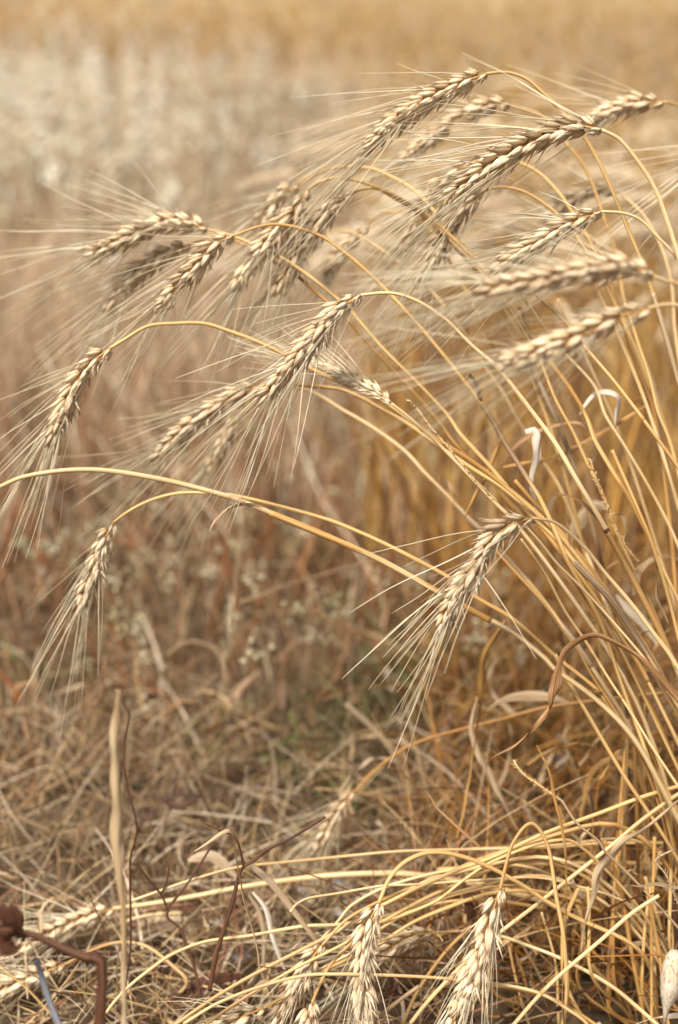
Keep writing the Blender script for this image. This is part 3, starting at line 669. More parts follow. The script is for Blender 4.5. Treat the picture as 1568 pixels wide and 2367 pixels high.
stalk('bleached blurred ear lying at the left end of the thick low straw',
      [(262,2100),(200,2120),(130,2150),(60,2185),(10,2210)],
      [(262,2100),(350,2088),(450,2070),(550,2054),(650,2036),(784,2021),(909,2019),(984,2026),(1080,2040)],
      (.93,.90), ear_d=(.93,.93), r=(.0014,.0019), ear_kw=dict(roll=20, awn_len=1.1, spread=1.2, dens=3), mat=PALE, rx=.2)
stalk('lowest left ear, cut by the left edge above the grey stick',
      [(150,2230),(90,2250),(30,2275),(-30,2300)],
      [(150,2230),(200,2200),(270,2180),(340,2190),(420,2250)],
      (.90,.88), ear_d=(.90,.90), ear_kw=dict(roll=20, awn_len=1.1, dens=3), mat=PALE, rx=-.12)
stalk('faint awns of an ear beyond the right edge, below the top right ear',
      [(1700,330),(1660,350),(1620,385)], [(1700,330),(1740,350),(1800,450)], (.90,.90), ear_d=(.90,.90), ear_kw=dict(awn_len=1.25, dens=3))

# ---------------------------------------------------------------- straws: bare stems
def straw(label, pts, d=(.84, .84), mat=None, r=.0012, ground=True, nodes=(), group=None, r_top=None, name='straw', rx=None, cat='straw'):
    r *= .88 * random.uniform(.9, 1.1)
    sp = path(with_depth(pts, *d))
    if ground: to_ground(sp, rx)
    off = sp[-1].copy()
    o = tube(name, sp, lambda u, s: (r_top or r) + (r - (r_top or r)) * min(1, s / .12), mat or GOLD, None, off, 8); o.location = off
    seg = [0]
    for i in range(1, len(sp)): seg.append(seg[-1] + (sp[i] - sp[i - 1]).length)
    for f in nodes:
        i = min(range(len(sp)), key=lambda k: abs(seg[k] - f)); i = max(1, min(i, len(sp) - 2)); dd = (sp[i + 1] - sp[i - 1]).normalized()
        tube('node', [sp[i] + dd * k * .0004 for k in range(-4, 5)], lambda u, s: r * (1.02 + .25 * math.sin(math.pi * u)), OCHRE, o, off, 8)
    return tag(o, label, cat, group)
UPR = 'bare stems leaning left out of the sheaf'
straw('pale stem rising behind the level foreground ear, ending against the right edge',
      [(1199,670),(1244,740),(1274,785),(1309,820),(1374,890),(1399,960),(1444,1030),(1494,1115),(1544,1210),(1580,1290)], (.88,.86), PALE, .0011, group=UPR)
straw('straight golden stem behind both blurred foreground ears, left of the white curled leaf',
      [(1239,680),(1275,712),(1309,745),(1344,795),(1409,870),(1459,935),(1509,1000),(1568,1080),(1620,1160)], (.86,.84), GOLD, .0013, nodes=(.10,), group=UPR)
straw('golden stem that disappears behind the end of the sloping foreground ear',
      [(1154,680),(1200,750),(1249,835),(1284,925),(1324,995),(1359,1067),(1389,1140),(1424,1225),(1459,1300),(1500,1390),(1540,1480)], (.87,.85), GOLD, .0012, nodes=(.12,), group=UPR)
straw('upright ochre stem closest to the right edge in the upper half',
      [(1395,600),(1440,740),(1475,850),(1504,925),(1529,1050),(1544,1150),(1554,1250),(1562,1340),(1570,1450)], (.90,.88), OCHRE, .0016, group=UPR)
straw('forked golden stem curving down beside the right edge under the curled leaf',
      [(1445,700),(1475,790),(1500,870),(1520,950),(1545,1010),(1568,1090),(1585,1180)], (.86,.86), GOLD, .0012, group=UPR)
straw('bright cream thin stem starting beneath the isolated brush-like ear',
      [(1212,1212),(1249,1258),(1284,1297),(1359,1372),(1434,1455),(1474,1502),(1520,1560)], (.79,.80), PALE, .0009, group=UPR)
straw('whitish straight stem crossed by the twisted brown leaf',
      [(1204,1245),(1259,1325),(1309,1415),(1359,1490),(1409,1568),(1459,1648),(1509,1728),(1568,1818)], (.80,.80), PALE, .0010, group=UPR, nodes=(.105,))
straw('brown stem running down from under the brush-like ear to the golden tangle',
      [(1110,1228),(1160,1285),(1200,1330),(1259,1400),(1304,1465),(1334,1500),(1370,1560),(1420,1640)], (.85,.84), OCHRE, .0011, group=UPR)
straw('golden stem ending in the crook of the sheaf below the twisted leaf',
      [(1284,1512),(1304,1557),(1349,1630),(1394,1710),(1444,1797),(1484,1855)], (.84,.84), GOLD, .0012, group=UPR)
for i, (x0, y0, x1, y1, dd, mt, lb) in enumerate([
    (1200,1120,1560,1640,.87,GOLD,'golden stem lying along the upper edge of the thick bundle'),
    (1190,1110,1530,1560,.86,OCHRE,'ochre stem in the middle of the thick bundle'),
    (1240,1180,1500,1720,.88,OCHRE,'dark stem crossing under the thick bundle'),
    (1240,1190,1560,1760,.86,GOLD,'golden stem fanning low from the thick bundle'),
    (1330,1300,1530,1800,.88,OCHRE,'short ochre stem tucked inside the foot of the bundle'),
    (1420,1390,1470,1800,.90,OCHRE,'almost upright brown stem in the foot of the bundle'),
    (1415,1040,1590,1560,.84,GOLD,'stem at the right edge beside the crinkled leaf tip'),
    (1290,690,1540,1330,.92,PALE,'pale blurred stem behind the bundle at the right'),
    (1340,580,1590,1240,.88,PALE,'pale stem slanting into the right edge at mid height')]):
    mx, my = (x0 + x1) / 2 + 14, (y0 + y1) / 2 - 14
    straw(lb, [(x0, y0), (mx, my), (x1, y1)], (dd, dd - .01), mt, .00125, group='stems in the thick bundle at the right')

LOW = 'long straws bent over near the ground'
straw('long pale straw across the bottom third, upper of the level pair', [(305,2082),(375,2055),(450,2030),(550,2008),(650,1995),(784,1981),(909,1970),(1009,1965),(1159,1962),(1284,1952),(1400,1940)], (.86,.88), PALE, .0010, group=LOW, rx=.25)
straw('smooth arched straw rising from the bottom left corner of the sheaf debris', [(245,2342),(265,2315),(300,2280),(350,2236),(400,2205),(475,2177),(575,2160),(700,2142),(784,2135),(900,2115),(1030,2070),(1180,2030)], (.80,.86), PALE, .0012, r_top=.0009, group=LOW, rx=.22)
straw('straw bent in a shallow arc through the lowest ears', [(425,2366),(500,2320),(600,2280),(700,2256),(784,2252),(884,2255),(984,2257),(1084,2265),(1184,2280),(1259,2300),(1334,2347)], (.79,.81), PALE, .0011, group=LOW, rx=.15)
straw('golden straw sweeping up from the bottom edge, topmost of the three that converge', [(400,2372),(500,2302),(600,2246),(700,2196),(784,2152),(874,2097),(984,2037),(1084,2010),(1200,1985)], (.81,.85), PALE, .0012, group=LOW, rx=.22)
straw('second of the straws that converge from the bottom edge toward the knuckled joint', [(470,2372),(560,2310),(680,2240),(780,2190),(874,2140),(1009,2085),(1074,2035),(1134,1995),(1234,1955),(1309,1940),(1349,1965),(1400,2010)], (.80,.84), GOLD, .0012, nodes=(.155,), group=LOW, rx=.22)
straw('bold pale straw running diagonally from the bottom centre to the right edge', [(949,2366),(984,2325),(1034,2265),(1090,2210),(1149,2160),(1234,2095),(1334,2015),(1409,1955),(1484,1895),(1568,1835),(1640,1790)], (.84,.84), PALE, .0013, group=LOW)
straw('cut straw pointing to the lower right, parallel below the bold diagonal one', [(1524,2070),(1459,2110),(1384,2175),(1299,2245),(1250,2300),(1189,2366),(1150,2410)], (.79,.79), PALE, .0012, ground=False, nodes=(.085,), group=LOW)
straw('thick golden straw lying behind the tight hook and rising to the right', [(879,2095),(984,2040),(1060,2010),(1134,1982),(1209,1950),(1284,1920),(1384,1880),(1484,1845),(1568,1820),(1640,1800)], (.83,.85), GOLD, .0015, group=LOW)
straw('slim straw with a knobbly curled end above the lowest ears', [(672,2107),(684,2090),(715,2078),(784,2065),(884,2047),(959,2045),(1134,2035),(1250,2030),(1380,2060)], (.80,.85), PALE, .0009, group=LOW, rx=.22)
straw('faint straw curling down on the left of the low centre ear', [(700,2260),(730,2190),(784,2130),(814,2092),(884,2055),(1000,2020),(1120,2000)], (.84,.86), PALE, .0011, group=LOW, rx=.2)
straw('level straw behind the tight hook, lower of two', [(1010,2010),(1159,2001),(1284,1997),(1409,1995),(1534,1996),(1620,2000)], (.92,.92), GOLD, .0014, group=LOW)
straw('level straw behind the tight hook, upper of two', [(1090,1962),(1174,1960),(1284,1955),(1384,1950),(1500,1946),(1600,1950)], (.90,.90), GOLD, .0012, group=LOW)
straw('short thick straw slanting out of the bottom edge beneath the hooked ears', [(969,2280),(914,2320),(864,2362),(820,2400)], (.83,.82), LEAFP, .0014, ground=False, group=LOW)
straw('fine straw crossing the bottom left corner behind the grey stick', [(0,2235),(60,2285),(112,2335),(150,2380)], (.72,.72), GOLD, .0006, ground=False, group=LOW)
straw('brown low stem sagging to the bottom right corner', [(1084,2265),(1184,2285),(1262,2302),(1340,2345),(1420,2400)], (.84,.83), OCHRE, .0013, ground=False, group=LOW)
for i, (pts, dd, lb) in enumerate([
    ([(1090,2140),(1030,2200),(965,2290),(930,2370)], .86, 'ochre straw curving down beneath the pale level ear'),
    ([(800,2175),(900,2120),(1020,2090),(1140,2080),(1260,2100)], .88, 'golden straw arched behind the low centre ear'),
    ([(860,2160),(960,2100),(1080,2060),(1200,2050),(1300,2090)], .87, 'second golden straw arched behind the two hooks'),
    ([(820,2230),(900,2190),(1000,2170),(1150,2110),(1250,2060)], .89, 'dull golden straw under the arched ones'),
    ([(620,2330),(720,2250),(860,2180),(960,2150)], .83, 'thin straw running beneath the weathered leaning ear'),
    ([(150,2170),(230,2150),(330,2120),(420,2110)], .95, 'blurred straw lying level at the left'),
    ([(0,1872),(100,1915),(200,1965),(265,2005),(330,2050)], 1.05, 'blurred pinkish straw slanting down from the left edge'),
    ([(924,1707),(1034,1787),(1109,1867),(1184,1937)], 1.04, 'pale blurred straw slanting down to the low hooks'),
    ([(799,1627),(884,1707),(959,1812),(1034,1912)], 1.12, 'wide pale blurred straw leaning right over the weeds'),
    ([(784,1317),(700,1342),(650,1357),(600,1378),(555,1392)], 1.15, 'blurred beige straw tilted behind the arched stems'),
    ([(784,1317),(840,1300),(900,1285)], 1.15, 'upper end of the tilted beige straw'),
    ([(565,1165),(555,1275),(540,1400),(532,1515)], 1.18, 'thin upright blurred stem left of centre'),
    ([(385,1515),(425,1487),(460,1484),(500,1502),(520,1545),(510,1607),(485,1682)], 1.2, 'pale blurred straw bent over in a rounded hoop'),
    ([(0,1790),(60,1755),(105,1740),(150,1800),(175,1880)], 1.12, 'bent blurred stem near the left edge'),
    ([(240,1540),(320,1600),(400,1660),(440,1690)], 1.25, 'faint straw sloping behind the tall dead sheath')]):
    straw(lb, pts, (dd, dd), [GOLD, GOLD, GOLD, OCHRE, PALE, PALE, DULL, LEAFG, LEAFG, DULL, DULL, DULL, DULL, DULL, DULL][i], [.0013,.0013,.0012,.0013,.0009,.0013,.0015,.0018,.0024,.0012,.0012,.0008,.0012,.0012,.0011][i], ground=False, group=LOW if i < 5 else 'blurred loose straws over the weeds')

# upright straws crowding the foot of the sheaf: small differences only
FT = 'upright ochre straws crowding the foot of the sheaf'
for i in range(58):
    x = random.uniform(1290, 1600) if i % 3 else random.uniform(1100, 1400); y1 = random.uniform(2150, 2420); y0 = y1 - random.uniform(180, 620)
    if x < 1400: y0 = max(y0, 2050)
    if x < 1250: y0 = max(y0, 2180)
    dd = random.uniform(.84, 1.0); ln = random.uniform(-70, 50)
    straw('upright ochre straw in the crowded foot of the sheaf', [(x + ln, y0), (x + ln * .35 + random.uniform(-8, 8), (y0 + y1) / 2), (x, y1)], (dd, dd), random.choice([OCHRE, OCHRE, GOLD, GOLD, BROWN]), random.uniform(.0007, .0016), group=FT)

# ---------------------------------------------------------------- dry leaves, twigs and the like
PXM = .36 * .8 / 1183.5
def leaf(label, pts, wpx, mat, d=(.8, .8), tw=None, ang=0., fold=.35, ruffle=.15, name='dry_leaf', cat='dry leaf', group=None):
    sp = path(with_depth(pts, *d), 7); wp = smooth([(i * 10, 0, w_) for i, w_ in enumerate(wpx)], n=8)
    k = 1.0 * .36 * (d[0] + d[1]) / 2 / 1183.5
    wd = lambda u: wp[min(len(wp) - 1, int(u * (len(wp) - 1)))][2] * k
    off = sp[-1].copy()
    o = ribbon(name, sp, wd, mat, None, off, ang=ang, fold=fold, ruffle=ruffle, twistf=tw); o.location = off
    return tag(o, label, cat, group)
leaf('long twisted brown leaf arching over in front of the lower stems',
     [(1600,1660),(1568,1617),(1509,1553),(1459,1508),(1384,1470),(1349,1477),(1309,1507),(1291,1547),(1284,1597),(1274,1637),(1234,1682),(1184,1727),(1134,1757),(1124,1777),(1134,1802)],
     [16,16,17,16,12,13,15,17,13,26,22,12,9,6,3,1], LEAFB, (.78,.79), tw=lambda u: .7 * math.sin(u * 5) + max(0, u - .62) * 26, fold=.5)
leaf('upright ochre blade left of the twisted brown leaf', [(1169,1437),(1134,1487),(1119,1537),(1114,1612),(1104,1697),(1089,1787),(1069,1887),(1056,1937)], [10,22,26,16,12,11,8,3], LEAFP if False else OCHRE, (.90,.92), tw=lambda u: .5 + u * 2)
leaf('pale beige blade bending down between the ochre blade and the twisted leaf', [(1104,1612),(1095,1650),(1094,1690),(1108,1745),(1134,1787),(1174,1867),(1212,1945)], [4,11,17,20,18,14,5], LEAFG, (.93,.93), tw=lambda u: .2 + u)
leaf('broad pale leaf lying level behind the twisted leaf', [(1128,1640),(1159,1618),(1209,1606),(1274,1612),(1320,1626)], [3,16,26,18,3], LEAFG, (.95,.95), tw=lambda u: .4)
leaf('white narrow leaf hanging folded among the upper stems', [(1215,998),(1235,992),(1246,1008),(1240,1065),(1234,1125),(1244,1190)], [10,26,24,16,18,2], LEAFW, (.86,.86), tw=lambda u: .3 + u * .8, fold=.5, ruffle=.35)
leaf('brown curled leaf meeting the white hanging leaf', [(1150,1085),(1194,1030),(1244,993),(1309,975),(1340,974),(1362,992)], [5,12,16,14,24,12], LEAFB, (.88,.88), tw=lambda u: .4 + u)
leaf('curled leaf with a bright white tip near the right edge', [(1340,960),(1354,935),(1378,908),(1409,901),(1428,915),(1433,945),(1422,985)], [3,8,12,24,36,24,2], LEAFW, (.88,.88), tw=lambda u: .2 + u * 1.6, fold=.5)
leaf('soft pale leaf folded behind the stems at the right, below the white tips', [(1310,1260),(1334,1215),(1354,1182),(1380,1165),(1404,1175)], [10,26,32,30,10], LEAFP, (.97,.97), tw=lambda u: .3)
leaf('crinkled torn leaf tip hanging from the fringed stem at the right', [(1465,1375),(1474,1330),(1490,1300),(1512,1290),(1520,1320),(1523,1380),(1545,1440)], [12,26,18,12,9,8,3], LEAFP, (.84,.84), tw=lambda u: .5 + u * 2, ruffle=.4)
leaf('pale leaf blade bleached white inside the thick bundle', [(1425,1375),(1455,1405),(1490,1440),(1520,1490)], [5,24,22,3], LEAFW, (.95,.95), tw=lambda u: .3)
leaf('slim upright leaf with a pointed tip below the sheaf crook', [(1241,1722),(1269,1777),(1284,1837),(1299,1912),(1309,1977),(1310,2125),(1303,2275),(1304,2380)], [2,8,11,9,8,8,7,6], OCHRE, (.82,.82), tw=lambda u: .4 + u * 1.5)
leaf('broad papery sheath leaf wrapping the bold diagonal straw', [(1590,1835),(1560,1858),(1509,1908),(1449,1943),(1410,1985),(1384,2025),(1370,2080),(1355,2140),(1345,2200)], [5,8,10,18,30,24,14,9,3], LEAFP, (.81,.84), tw=lambda u: .3 + u * .6, ruffle=.25)
leaf('bent pale flat leaf folded at a sharp corner at lower left', [(450,1968),(480,1946),(510,1928),(525,1920),(538,1928),(550,2000),(570,2085),(590,2175),(602,2248)], [2,8,10,9,11,11,9,7,4], LEAFP, (.80,.82), tw=lambda u: .4 + u * .8)
leaf('greyish brown flat leaf leaning right beside the folded one', [(562,1978),(590,2005),(625,2035),(675,2100),(725,2168),(750,2210)], [8,16,16,14,11,5], LEAFG, (.83,.84), tw=lambda u: .3)
leaf('curled grey-white leaf standing behind the low straws, left one', [(575,2068),(600,2110),(612,2165),(610,2240)], [6,12,13,6], LEAFG, (.90,.9), tw=lambda u: .4)
leaf('curled bleached leaf standing behind the low straws, right one', [(585,2062),(612,2100),(630,2160),(650,2220),(665,2255)], [6,12,12,9,4], LEAFW, (.88,.88), tw=lambda u: .4)
leaf('pale rolled leaf above the thick low straw at left', [(435,1990),(455,1984),(490,1982),(520,2000),(550,2030)], [8,24,26,20,8], LEAFG, (.93,.93), tw=lambda u: .3, ruffle=.3)
leaf('dull red strap of leaf hanging between the two hooked ears', [(1066,2035),(1076,2060),(1086,2095),(1094,2130)], [14,21,20,6], LEAFR, (.88,.88), tw=lambda u: .2)
leaf('brown leaf lying low at left centre among the debris', [(370,2330),(430,2290),(500,2262),(560,2255)], [8,26,30,10], LEAFR, (.88,.9), tw=lambda u: .4)
leaf('pale curled leaf drying on the ground behind the forked twig', [(300,2175),(340,2140),(390,2130),(440,2150),(452,2190)], [10,34,42,30,10], LEAFG, (.96,.96), tw=lambda u: .3, ruffle=.3)
leaf('small curled reddish leaf on the purple stem in the weeds', [(372,1845),(395,1860),(425,1862),(462,1842)], [6,16,14,5], LEAFR, (1.0,1.0), tw=lambda u: .2)
leaf('thin ochre leaf curled over at the right behind the crook', [(1340,1900),(1350,1850),(1365,1790),(1400,1757),(1440,1750),(1480,1790),(1500,1850)], [4,9,12,11,20,24,8], OCHRE, (.93,.92), tw=lambda u: .3 + u)
leaf('small brown leaf blade below the horizontal brown stem at the right', [(1500,1690),(1515,1650),(1535,1620),(1560,1600)], [8,26,24,8], LEAFB, (.9,.9), tw=lambda u: .3)
leaf('thin twisting leaf end pointing left near the right edge', [(1458,2046),(1480,2048),(1510,2042),(1568,2048),(1600,2060)], [2,6,9,8,6], LEAFG, (.80,.80), tw=lambda u: .5)
leaf('thin reddish leaf crossing left of the low hooks', [(989,1832),(1012,1868),(1034,1890),(1070,1925),(1112,1960)], [2,5,6,6,3], LEAFB, (.84,.84), tw=lambda u: .4)
leaf('narrow reddish blade hanging in the golden tangle at the bottom right', [(1380,2300),(1350,2290),(1310,2310),(1270,2360),(1240,2400)], [3,12,14,10,4], LEAFR, (.85,.85), tw=lambda u: .4)
leaf('dark ochre thin blade crossing diagonally behind the upper stems', [(1164,1080),(1210,1072),(1264,1062),(1334,1035),(1409,990),(1499,935)], [6,9,11,11,10,7], BROWN if False else OCHRE, (.90,.90), tw=lambda u: .3)
leaf('short dark ochre stub slanting beneath the double stems', [(1160,1010),(1145,1052),(1129,1095),(1100,1145),(1075,1195)], [7,10,11,9,4], OCHRE, (.86,.87), tw=lambda u: .3)
def curl(n, x0, x1, y0, y1, d0, d1, label, group, mats, L0=(60, 190), wd=(6, 17)):
    for i in range(n):
        x, y = random.uniform(x0, x1), random.uniform(y0, y1); a = random.uniform(-2.6, -.5); L_ = random.uniform(*L0); pts = [(x, y)]; da = random.uniform(-.45, .45); k0 = random.uniform(-.05, .2)
        m_ = 9
        for k in range(m_):
            a += da * (.3 + k / m_) + k0 * (1 if math.cos(a) > 0 else -1); x += math.cos(a) * L_ / m_; y += math.sin(a) * L_ / m_; pts.append((x, y))
        w_ = random.uniform(*wd); ws = [w_ * random.uniform(.6, 1.15) * (1 - (k / m_) ** 3 * .9) for k in range(m_ + 1)]; tt = random.uniform(2, 9); pp = random.uniform(0, 3)
        leaf(label, pts, ws, random.choice(mats), (random.uniform(d0, d1),) * 2, tw=lambda u, tt=tt, pp=pp: pp + tt * u * u, fold=random.uniform(.3, .8), ruffle=random.uniform(.2, .5), group=group)
curl(34, 1180, 1600, 1750, 2380, .86, 1.0, 'small torn curled leaf among the ochre straws at the foot of the sheaf', 'torn leaves at the foot of the sheaf', [OCHRE, LEAFB, LEAFP, LEAFG, OCHRE])
curl(8, 1320, 1600, 1250, 1700, .86, .95, 'narrow shrivelled leaf clinging inside the thick bundle of stems', 'shrivelled leaves in the thick bundle', [OCHRE, LEAFP, LEAFB], (50, 140), (5, 12))
curl(26, 20, 700, 2120, 2370, .84, .98, 'crumpled dead leaf lying in the litter at the lower left', 'crumpled leaves in the near litter', [LEAFG, LEAFB, LEAFP, DULL, LEAFR], (40, 120), (6, 16))
curl(16, 780, 1250, 1650, 1950, .98, 1.15, 'blurred bent leaf in the litter beyond the low hooked stems', 'bent leaves beyond the hooks', [LEAFG, LEAFP, DULL], (60, 200), (6, 14))
curl(16, 60, 760, 1560, 1980, 1.02, 1.2, 'blurred flattened blade among the dead weeds left of centre', 'flattened blades among the weeds', [LEAFG, LEAFP, LEAFG, LEAFB], (70, 220), (5, 12))
# tall dead sheath, blurred, near left
o = leaf('tall blurred upright dead sheath in the near left, pale at its broken top', [(268,1598),(274,1603),(273,1660),(271,1730),(272,1800),(275,1850),(277,1975),(287,2125),(290,2275),(292,2366),(293,2470)], [9,24,25,26,30,17,13,14,15,16,16], LEAFP, (.67, .68), tw=lambda u: .2 + .25 * math.sin(u * 9), fold=.8, ruffle=.3, name='dead_sheath', cat='dead sheath')
straw('red-brown weed stem close behind the tall dead sheath', [(272,1612),(296,1650),(288,1720),(290,1800),(314,1912),(301,1985),(300,2100),(303,2160)], (.88,.88), BROWN, .0008, ground=True, name='weed_stem', cat='weed stem')
# twigs
def twig(label, segs, d, mat, name='twig', cat='twig'):
    """segs: list of (points, radius m); first is the main one, the rest are branches"""
    o = None
    for i, (pts, r) in enumerate(segs):
        sp = path(with_depth(pts, d, d))
        if i == 0: off = sp[-1].copy()
        t_ = tube(name if i == 0 else 'branch', sp, lambda u, s: r * (.55 + .45 * u) * (1 + .12 * math.sin(s * 190)), mat, o if i else None, off, 7, .12)
        if i == 0: o = t_; o.location = off
    return tag(o, label, cat)
twig('dark forked twig standing among the straws at lower left', [([(495,1947),(435,2040),(395,2095),(388,2120),(415,2145),(430,2180),(450,2240),(470,2330)], .0011), ([(320,2000),(345,2035),(362,2052),(375,2075),(390,2108)], .0008), ([(392,1990),(388,2030),(375,2065)], .0007)], .86, BROWN)
twig('dark straight twig leaning right from the broken stem at lower left', [([(752,1888),(675,1935),(610,1968),(590,1985),(560,2012),(540,2075),(520,2145),(500,2212),(485,2290)], .0014), ([(470,1902),(505,1918),(545,1937),(558,1975),(565,2005)], .0008)], .82, BROWN)
twig('purple blackish dead twig lying across the blurred weeds at left', [([(545,1845),(500,1845),(450,1838),(415,1838),(385,1848),(350,1880),(320,1915)], .0009)], 1.0, PURP)
twig('thick grey weathered stick poking up in the bottom left corner', [([(85,2218),(98,2255),(110,2300),(122,2335),(138,2380),(150,2430)], .0022)], .69, GREYW, 'grey_stick', 'stick')
# thistle-like dead flower stem, near left
sp1 = path(with_depth([(45,2155),(85,2163),(125,2180),(175,2203),(215,2216)], .67, .67)); sp2 = path(with_depth([(213,2210),(232,2222),(236,2245),(235,2275),(234,2330),(234,2400),(236,2480)], .67, .67))
off = sp2[-1].copy(); o = empty('dead_flower', off); tag(o, 'thick brown bent dead flower stem with a dark seed head at the left edge', 'dead flower')
tube('stem', sp2, lambda u, s: .0027 * (1 + .06 * math.sin(s * 300)), BROWN, o, off, 10, .10)
tube('branch', sp1, lambda u, s: .0016 + .0008 * u, BROWN, o, off, 10, .10)
V, F, T_, G = [], [], [], []
c0 = P(12, 2148, .67); ax = (P(-40, 2105, .67) - P(45, 2160, .67)).normalized()
for k in range(130):
    v = Vector((random.gauss(0, 1), random.gauss(0, 1), random.gauss(0, 1))).normalized(); dv = (ax * .9 + v).normalized()
    v = (v + UP * v.dot(UP) * .8 + ax * v.dot(ax) * .5) * random.uniform(.3, 1.1); dv = (dv + UP * .2).normalized(); q0 = c0 + v * .0042 - ax * .002; q1 = q0 + dv * random.uniform(.004, .011); sdv = dv.cross(FW).normalized() * random.uniform(.001, .0028)
    b0 = len(V); V += [q0 - sdv - off, q0 + sdv - off, (q0 + q1) / 2 + sdv * 1.1 - off, q1 - off, (q0 + q1) / 2 - sdv * 1.1 - off]; F.append((b0, b0 + 1, b0 + 2, b0 + 3, b0 + 4))
mesh_obj('seed_head', V, F, LEAFR, o, [(0, 0)] * len(V))
b1 = []
bpy_s = []
V, F, T_, G = [], [], [], []
lobe(V, F, T_, G, .016, .009, .009, (0, 0, 0), 0, 0, 0, rings=10, seg=12)
q = ax.to_track_quat('Z', 'Y').to_matrix().to_4x4()
oo = mesh_obj('calyx', V, F, BROWN, o, [(t, k / 12) for k, t in enumerate(T_)]); oo.matrix_local = Matrix.Translation(P(42, 2158, .67) - off) @ q

# fringed dried anther stems (grass spikes)
def fringed(label, pts, d, mat, r=.0006, dens=.0016, ln=.0032):
    sp = path(with_depth(pts, d, d), 4); off = sp[-1].copy()
    o = tube('grass_spike', sp, r, mat, None, off, 6); o.location = off
    V, F, UV = [], [], []; T, N_, B = frames(sp)
    for i, p in enumerate(sp):
        for q in range(2):
            a = random.uniform(0, 6.28); e = (N_[i] * math.cos(a) + B[i] * math.sin(a)); dv = (T[i] * -.6 + e).normalized(); l = random.uniform(.4, 1.2) * ln; w_ = e.cross(T[i]) * .0003
            b0 = len(V); m1 = p + dv * l * .5 + e.cross(T[i]) * random.uniform(-.0008, .0008)
            V += [p - w_ - off, p + w_ - off, m1 + w_ * 1.5 - off, p + dv * l - off, m1 - w_ * 1.5 - off]; F.append((b0, b0 + 1, b0 + 2, b0 + 3, b0 + 4)); UV += [(0, 0)] * 5
    f = mesh_obj('fringe', V, F, mat, o, UV); f['kind'] = 'stuff'
    return tag(o, label, 'grass spike')
fringed('thin fringed grass spike lying along the diagonal stems left of the isolated ear', [(945,925),(965,950),(990,985),(1015,1010),(1045,1045),(1075,1080),(1100,1110),(1130,1140),(1150,1160)], .81, PALE)
fringed('fringed grass spike climbing the bare stem right of the node', [(1364,1060),(1378,1105),(1395,1150),(1410,1185),(1428,1225),(1450,1265),(1478,1300)], .83, PALE)
fringed('short hairy pale spike lying over the ground left of the slim upright leaf', [(1187,1757),(1200,1778),(1219,1795),(1245,1815),(1270,1832),(1299,1850)], .85, PALE)
fringed('small crumpled spike hanging at the right edge above the seed husk', [(1556,1965),(1530,1978),(1519,1990),(1540,2020),(1555,2060),(1568,2090)], .80, LEAFG)
straw('fine straw joining the hairy spike and crossing the bold diagonal straw', [(1299,1850),(1334,1902),(1384,1942),(1399,1970),(1459,2025),(1509,2080),(1568,2145),(1610,2200)], (.81,.80), LEAFG, .0008, ground=False)

# papery husk in the bottom right corner
V, F, T_, G = [], [], [], []
lobe(V, F, T_, G, .034, .0165, .012, (0, 0, 0), 0, 0, .05, rings=12, seg=14, beak=.25)
m, t, N, L = new_mat('speckled husk')
tc = N.new('ShaderNodeTexCoord'); mp = N.new('ShaderNodeMapping'); mp.inputs['Scale'].default_value = (900, 900, 240); L.new(tc.outputs['Object'], mp.inputs[0])
nz = N.new('ShaderNodeTexNoise'); nz.inputs['Scale'].default_value = 1; L.new(mp.outputs[0], nz.inputs['Vector']); sr = ramp(N, [(.30, (.12, .06, .03)), (.40, (.50, .36, .20)), (.55, (.62, .54, .42))]); L.new(nz.outputs[0], sr.inputs[0])
finish(t, sr.outputs[0], .6, .15)
a_, b_ = P(1560, 2195, .76), P(1545, 2345, .76); z = (b_ - a_).normalized(); hk = empty('seed_husk', a_); tag(hk, 'grey speckled papery husk hanging at the bottom right corner', 'husk')
q = z.to_track_quat('Z', 'Y').to_matrix().to_4x4(); oo = mesh_obj('husk', V, F, m, hk); oo.matrix_local = q
tube('stalk', [a_, a_ + Vector((.004, 0, .012)), a_ + Vector((.014, .002, .028)), a_ + Vector((.03, .002, .03))], .0006, LEAFG, hk, a_)
V, F, T_, G = [], [], [], []
lobe(V, F, T_, G, .016, .0035, .003, (0, 0, 0), 0, 0, 0, rings=10, beak=.3)
a_ = P(1590, 2345, .78); z = (P(1520, 2352, .78) - a_).normalized(); sg_ = empty('oat_seed', a_); tag(sg_, 'slim pale oat seed with a thin bristle beneath the papery husk', 'seed')
oo = mesh_obj('grain', V, F, SPIKE, sg_, attrs={'t': T_, 'g': G}); oo.matrix_local = z.to_track_quat('Z', 'Y').to_matrix().to_4x4()
tube('bristle', path(with_depth([(1535,2350),(1500,2358),(1470,2368),(1440,2385)], .78, .78)), .00018, AWN, sg_, a_, 5)

